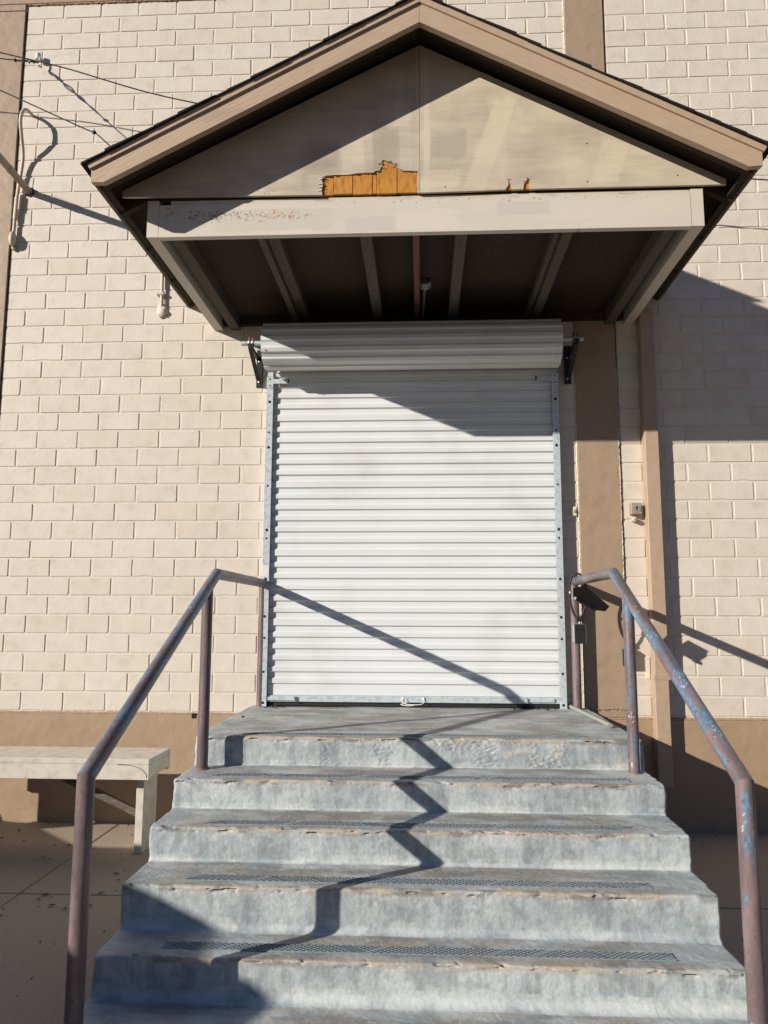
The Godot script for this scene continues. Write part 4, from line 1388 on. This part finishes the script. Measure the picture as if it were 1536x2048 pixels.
# ------------------------------------------------------------------ wires
func make_wires() -> void:
	var hook := Vector3(-2.998, 5.756, 0.0)
	var ins := thing("insulator", "small pale insulator and hook on the wall at the top left", "insulator", hook)
	var ib := MB.new()
	ib.tube(PackedVector3Array([Vector3(0, 0.02, 0), Vector3(0, 0.02, 0.05)]), 0.009, 10)
	put("bolt", ib.mesh(), M.galvanised, ins)
	var ip := MB.new()
	ip.tube(PackedVector3Array([Vector3(-0.004, 0.045, 0.035), Vector3(-0.004, 0.028, 0.035), Vector3(-0.004, 0.018, 0.035), Vector3(-0.004, -0.004, 0.035)]), 0.020, 12)
	put("knob", ip.mesh(), M.porcelain, ins)
	var ik := MB.new()
	ik.tube(curve([Vector3(0.0, 0.02, 0.04), Vector3(0.016, 0.0, 0.045), Vector3(0.014, -0.034, 0.05), Vector3(-0.002, -0.05, 0.055), Vector3(0.012, -0.075, 0.06), Vector3(0.042, -0.085, 0.05)], 0.008), 0.006, 8)
	put("hook", ik.mesh(), M.galvanised, ins)
	# messenger wire with its twisted grip, coming in over the yard
	var dir := Vector3(0.05, -0.72, 1.0).normalized()
	var mw := thing("overhead_wire", "black service wire with a twisted end grip tied to the insulator", "wire", hook)
	var wb := MB.new()
	var a := Vector3(0.004, -0.05, 0.06)
	wb.tube(PackedVector3Array([a, a + dir * 0.5, a + dir * 1.5, a + dir * 2.1 + Vector3(-0.35, 0.25, 0), Vector3(-4.6, 5.1, 2.9) - hook, Vector3(-7.0, 6.4, 5.5) - hook, Vector3(-10.0, 8.4, 9.0) - hook]), 0.0042, 8)
	put("wire", wb.mesh(), M.wire_black, mw)
	var gb := MB.new()
	for s in [0.0, PI]:
		var path := PackedVector3Array()
		for i in 60:
			var t := i / 59.0
			var spread := 0.010 * sin(PI * clampf(t * 1.4, 0, 1)) + 0.003
			path.append(a + dir * (0.02 + t * 0.34) + Vector3(cos(s + t * 12.0), sin(s + t * 12.0) * 0.8, sin(s + t * 12.0) * 0.5) * spread)
		gb.tube(path, 0.0042, 6)
	gb.ball(a + dir * 0.40, Vector3(0.012, 0.012, 0.016), 6, 8)
	put("grip", gb.mesh(), M.wire_black, mw)
	# wire along the wall, passing behind the canopy
	var w2 := MB.new()
	w2.tube(curve([Vector3(-7.5, 6.10, 0.75), Vector3(-3.95, 5.63, 0.52), Vector3(-2.75, 5.40, 0.45), Vector3(-1.70, 5.11, 0.38), Vector3(0.2, 4.72, 0.36), Vector3(2.4, 4.405, 0.355), Vector3(5.3, 4.25, 0.35)], 0.08), 0.0046, 8)
	tag(put("cable_run", w2.mesh(), M.wire_black), "black wire running along the wall and passing behind the canopy roof", "wire")
	# guy wire with a bead, fixed to the left slope of the canopy roof
	var w3 := thing("guy_wire", "black guy wire with a round bead, tied to the left edge of the canopy roof", "wire", Vector3(-1.62, 3.98, 1.5))
	var o := Vector3(1.62, -3.98, -1.5)
	var gw := MB.new()
	gw.tube(curve([Vector3(-5.2, 5.65, 1.72), Vector3(-3.4, 4.85, 1.60), Vector3(-2.396, 4.381, 1.53), Vector3(-1.87, 4.132, 1.50), Vector3(-1.827, 4.116, 1.50), Vector3(-1.60, 3.905, 1.48)], 0.05), 0.0036, 8)
	put("wire", gw.mesh(), M.wire_black, w3, o)
	var bd := MB.new()
	bd.ball(Vector3(-1.832, 4.117, 1.50), Vector3(0.013, 0.011, 0.011), 8, 10)
	put("bead", bd.mesh(), M.wire_black, w3, o)

# ------------------------------------------------------------------ lockboxes on the right handrail
func make_lockboxes() -> void:
	var k := thing("lockbox", "small black lockbox with grey edges hanging from a cable loop on the right handrail", "lockbox", Vector3(1.03, 1.305, 0.31))
	var loop := MB.new()
	var path := PackedVector3Array()
	for i in 41:
		var t := TAU * i / 40.0 - PI / 2.0
		var wide := 0.050 * (1.0 - 0.18 * sin(t + PI))
		path.append(Vector3(-0.004 + cos(t) * wide, 0.245 + sin(t) * 0.147, cos(t) * 0.020))
	loop.tube(path, 0.0075, 10, false)
	put("cable_loop", loop.mesh(), M.black_rubber, k)
	var fer := MB.new()
	fer.tube(PackedVector3Array([Vector3(-0.050, 0.262, -0.018), Vector3(-0.0495, 0.274, -0.018)]), 0.0095, 10)
	put("ferrule", fer.mesh(), M.bolt_zinc, k)
	put("shackle_block", span_box(Vector3(-0.022, 0.078, -0.014), Vector3(0.024, 0.108, 0.014), 0.006), M.black_rubber, k)
	var pin := MB.new()
	pin.tube(PackedVector3Array([Vector3(0.004, 0.060, 0.0), Vector3(0.004, 0.082, 0.0)]), 0.010, 10)
	put("neck", pin.mesh(), M.lock_grey, k)
	put("case", span_box(Vector3(-0.043, -0.064, -0.026), Vector3(0.043, 0.064, 0.018), 0.010), M.lock_grey, k)
	put("front_cover", span_box(Vector3(-0.038, -0.060, 0.0185), Vector3(0.034, 0.062, 0.030), 0.008), M.lock_black, k)
	put("dial_window", span_box(Vector3(-0.030, 0.024, 0.0305), Vector3(0.026, 0.034, 0.0325), 0.001), M.black_hole, k)
	# a larger black case slung under the rail, tilted towards the camera on the right
	var w := thing("lock_case", "large black wedge-shaped case slung under the top of the right handrail", "lockbox", Vector3(1.06, 1.53, 0.56))
	var fr := [Vector3(0.917, 1.589, 0.717), Vector3(0.994, 1.605, 0.696), Vector3(1.170, 1.480, 0.555), Vector3(1.144, 1.449, 0.548), Vector3(1.065, 1.459, 0.586), Vector3(0.923, 1.526, 0.680)]
	var push := Vector3(0.025, 0.004, -0.115)
	var body := MB.new()
	var mid := Vector3.ZERO
	for p in fr:
		mid += p / 6.0
	mid += push * 0.5
	for i in range(1, 5):
		body.tri(fr[0], fr[i], fr[i + 1], Vector3(0.45, -0.45, 0.75))
		body.tri(fr[0] + push, fr[i] + push, fr[i + 1] + push, push)
	for i in 6:
		var a: Vector3 = fr[i]
		var b: Vector3 = fr[(i + 1) % 6]
		body.quad(a, b, b + push, a + push, (a + b) * 0.5 + push * 0.5 - mid)
	put("case", body.mesh(), M.lock_black, w, -Vector3(1.06, 1.53, 0.56))
	var ax := Vector3(0.770, -0.371, -0.519).normalized()
	var si := ax.cross(Vector3(0.2, 1, 0.1)).normalized()
	put("tray", box_mesh(Vector3(1.004, 1.495, 0.630), Vector3(0.185, 0.022, 0.040), 0.006, Basis(ax, si.cross(ax), si)), M.lock_black, w, -Vector3(1.06, 1.53, 0.56))
	put("tray_end", box_mesh(Vector3(0.930, 1.530, 0.680), Vector3(0.004, 0.018, 0.034), 0.001, Basis(ax, si.cross(ax), si)), M.lock_grey, w, -Vector3(1.06, 1.53, 0.56))

# ------------------------------------------------------------------ parked van that shades the pavement, outside the frame on the left
func make_minivan() -> void:
	var o := thing("minivan", "grey minivan parked nose to the wall, left of the steps and outside the picture", "van", Vector3(-4.9, 0, 3.1))
	var off := Vector3(4.9, 0, -3.1)
	var prof := [[0.80, 0.30], [0.78, 0.44], [0.90, 0.56], [1.15, 0.66], [1.90, 0.86], [2.40, 1.08], [2.90, 1.36], [3.40, 1.56], [3.90, 1.66], [4.50, 1.71], [5.06, 1.70], [5.28, 1.64], [5.44, 1.48], [5.50, 1.05], [5.54, 0.60], [5.50, 0.30]]
	# cross sections from the right side over the roof to the left side
	var rows := []
	for i in prof.size():
		var z: float = prof[i][0]
		var top: float = prof[i][1]
		var row := []
		var nose := smoothstep(0.75, 1.3, z)
		var hw := lerpf(0.72, 0.90, nose) - 0.06 * smoothstep(5.2, 5.5, z)
		for f in [[1.0, 0.0], [1.0, 0.35], [0.99, 0.62], [0.93, 0.90], [0.86, 0.975], [0.70, 1.0], [0.0, 1.012], [-0.70, 1.0], [-0.86, 0.975], [-0.93, 0.90], [-0.99, 0.62], [-1.0, 0.35], [-1.0, 0.0]]:
			row.append(Vector3(-4.9 + f[0] * hw, lerpf(0.22, top, f[1]), z))
		rows.append(row)
	var body := MB.new()
	for i in rows.size() - 1:
		for k in rows[0].size() - 1:
			var c: Vector3 = (rows[i][k] + rows[i + 1][k + 1]) * 0.5
			body.quad(rows[i][k], rows[i][k + 1], rows[i + 1][k + 1], rows[i + 1][k], c - Vector3(-4.9, 0.6, clampf(c.z, 2.0, 4.5)))
	for e in [0, rows.size() - 1]:
		var m := Vector3(-4.9, 0.3, prof[e][0])
		for k in rows[0].size() - 1:
			body.tri(m, rows[e][k], rows[e][k + 1], Vector3(0, 0, -1 if e == 0 else 1))
	body.box(Vector3(-4.9, 0.26, 3.14), Vector3(1.5, 0.14, 4.5), 0.02)
	put("body", body.mesh(), M.van_paint, o, off)
	var ws := MB.new()
	ws.quad(Vector3(-5.55, 1.10, 2.425), Vector3(-4.25, 1.10, 2.425), Vector3(-4.32, 1.49, 3.36), Vector3(-5.48, 1.49, 3.36), Vector3(0, 1, -1))
	put("windscreen", ws.mesh(), M.van_glass, o, off + Vector3(0, 0.022, -0.012))
	for s in [1.0, -1.0]:
		var sw := MB.new()
		var xs: float = -4.9 + s * 0.905
		sw.quad(Vector3(xs, 1.02, 2.75), Vector3(xs, 1.02, 5.2), Vector3(xs - s * 0.055, 1.40, 5.1), Vector3(xs - s * 0.055, 1.40, 3.45), Vector3(s, 0.1, 0))
		put("side_window", sw.mesh(), M.van_glass, o, off)
		put("headlight", box_mesh(Vector3(-4.9 + s * 0.56, 0.585, 0.90), Vector3(0.26, 0.09, 0.14), 0.03), M.lamp_lens, o, off)
		for z in [1.62, 4.62]:
			var t := MB.new()
			var xw: float = -4.9 + s * 0.82
			t.tube(PackedVector3Array([Vector3(xw - 0.1, 0.32, z), Vector3(xw - 0.085, 0.32, z), Vector3(xw + 0.085, 0.32, z), Vector3(xw + 0.1, 0.32, z)]), 0.32, 28)
			var wh := put("wheel", t.mesh(), M.tyre, o, off)
			var rm := MB.new()
			rm.tube(PackedVector3Array([Vector3(xw + s * 0.099, 0.32, z), Vector3(xw + s * 0.106, 0.32, z)]), 0.20, 20)
			put("rim", rm.mesh(), M.rim_metal, wh)

# ------------------------------------------------------------------ small litter
func make_litter() -> void:
	var b := MB.new()
	for k in 52:
		var x := rng.randf_range(-2.9, -1.3)
		var z := rng.randf_range(0.25, 1.6)
		var r := rng.randf_range(0.010, 0.026)
		var t := rng.randf() * TAU
		var d := Vector3(cos(t), 0, sin(t))
		var e := Vector3(-sin(t), 0, cos(t))
		var p := Vector3(x, 0.003, z)
		var l0 := p - d * r
		var l1 := p + d * r + Vector3(0, 0.004, 0)
		var m := p + Vector3(0, 0.003, 0)
		b.tri(l0, m + e * r * 0.45 + Vector3(0, 0.003, 0), l1, Vector3.UP)
		b.tri(l0, m - e * r * 0.45 + Vector3(0, 0.003, 0), l1, Vector3.UP)
	tag(put("leaf_litter", b.mesh(), M.leaf_dry), "scattered dry leaves on the pavement around the bench", "leaves", "", "stuff")
	var gr := MB.new()
	for k in 420:
		var x := rng.randf_range(-3.3, -1.2) if k < 300 else rng.randf_range(1.2, 2.6)
		var z := 0.02 + pow(rng.randf(), 2.2) * 2.4
		var r := rng.randf_range(0.0015, 0.0055)
		gr.ball(Vector3(x, r * 0.5, z), Vector3(r * rng.randf_range(0.8, 1.5), r * 0.7, r), 4, 6)
	tag(put("grit", gr.mesh(), M.pit_grit), "loose grit on the pavement along the foot of the wall", "grit", "", "stuff")
	var c := MB.new()
	for q in [[-1.02, 0.10], [-0.98, 0.16], [-1.06, 0.13], [-0.94, 0.12], [-1.0, 0.06], [-1.10, 0.62], [0.78, 0.10], [0.84, 0.13], [0.62, 0.11], [0.9, 0.09]]:
		var r := rng.randf_range(0.005, 0.010)
		c.ball(Vector3(q[0], 0.796 + r * 0.5, q[1]), Vector3(r * 1.3, r * 0.7, r), 5, 7)
	tag(put("debris", c.mesh(), M.crack_dark), "dark crumbs of debris on the landing at the foot of the door", "debris", "", "stuff")
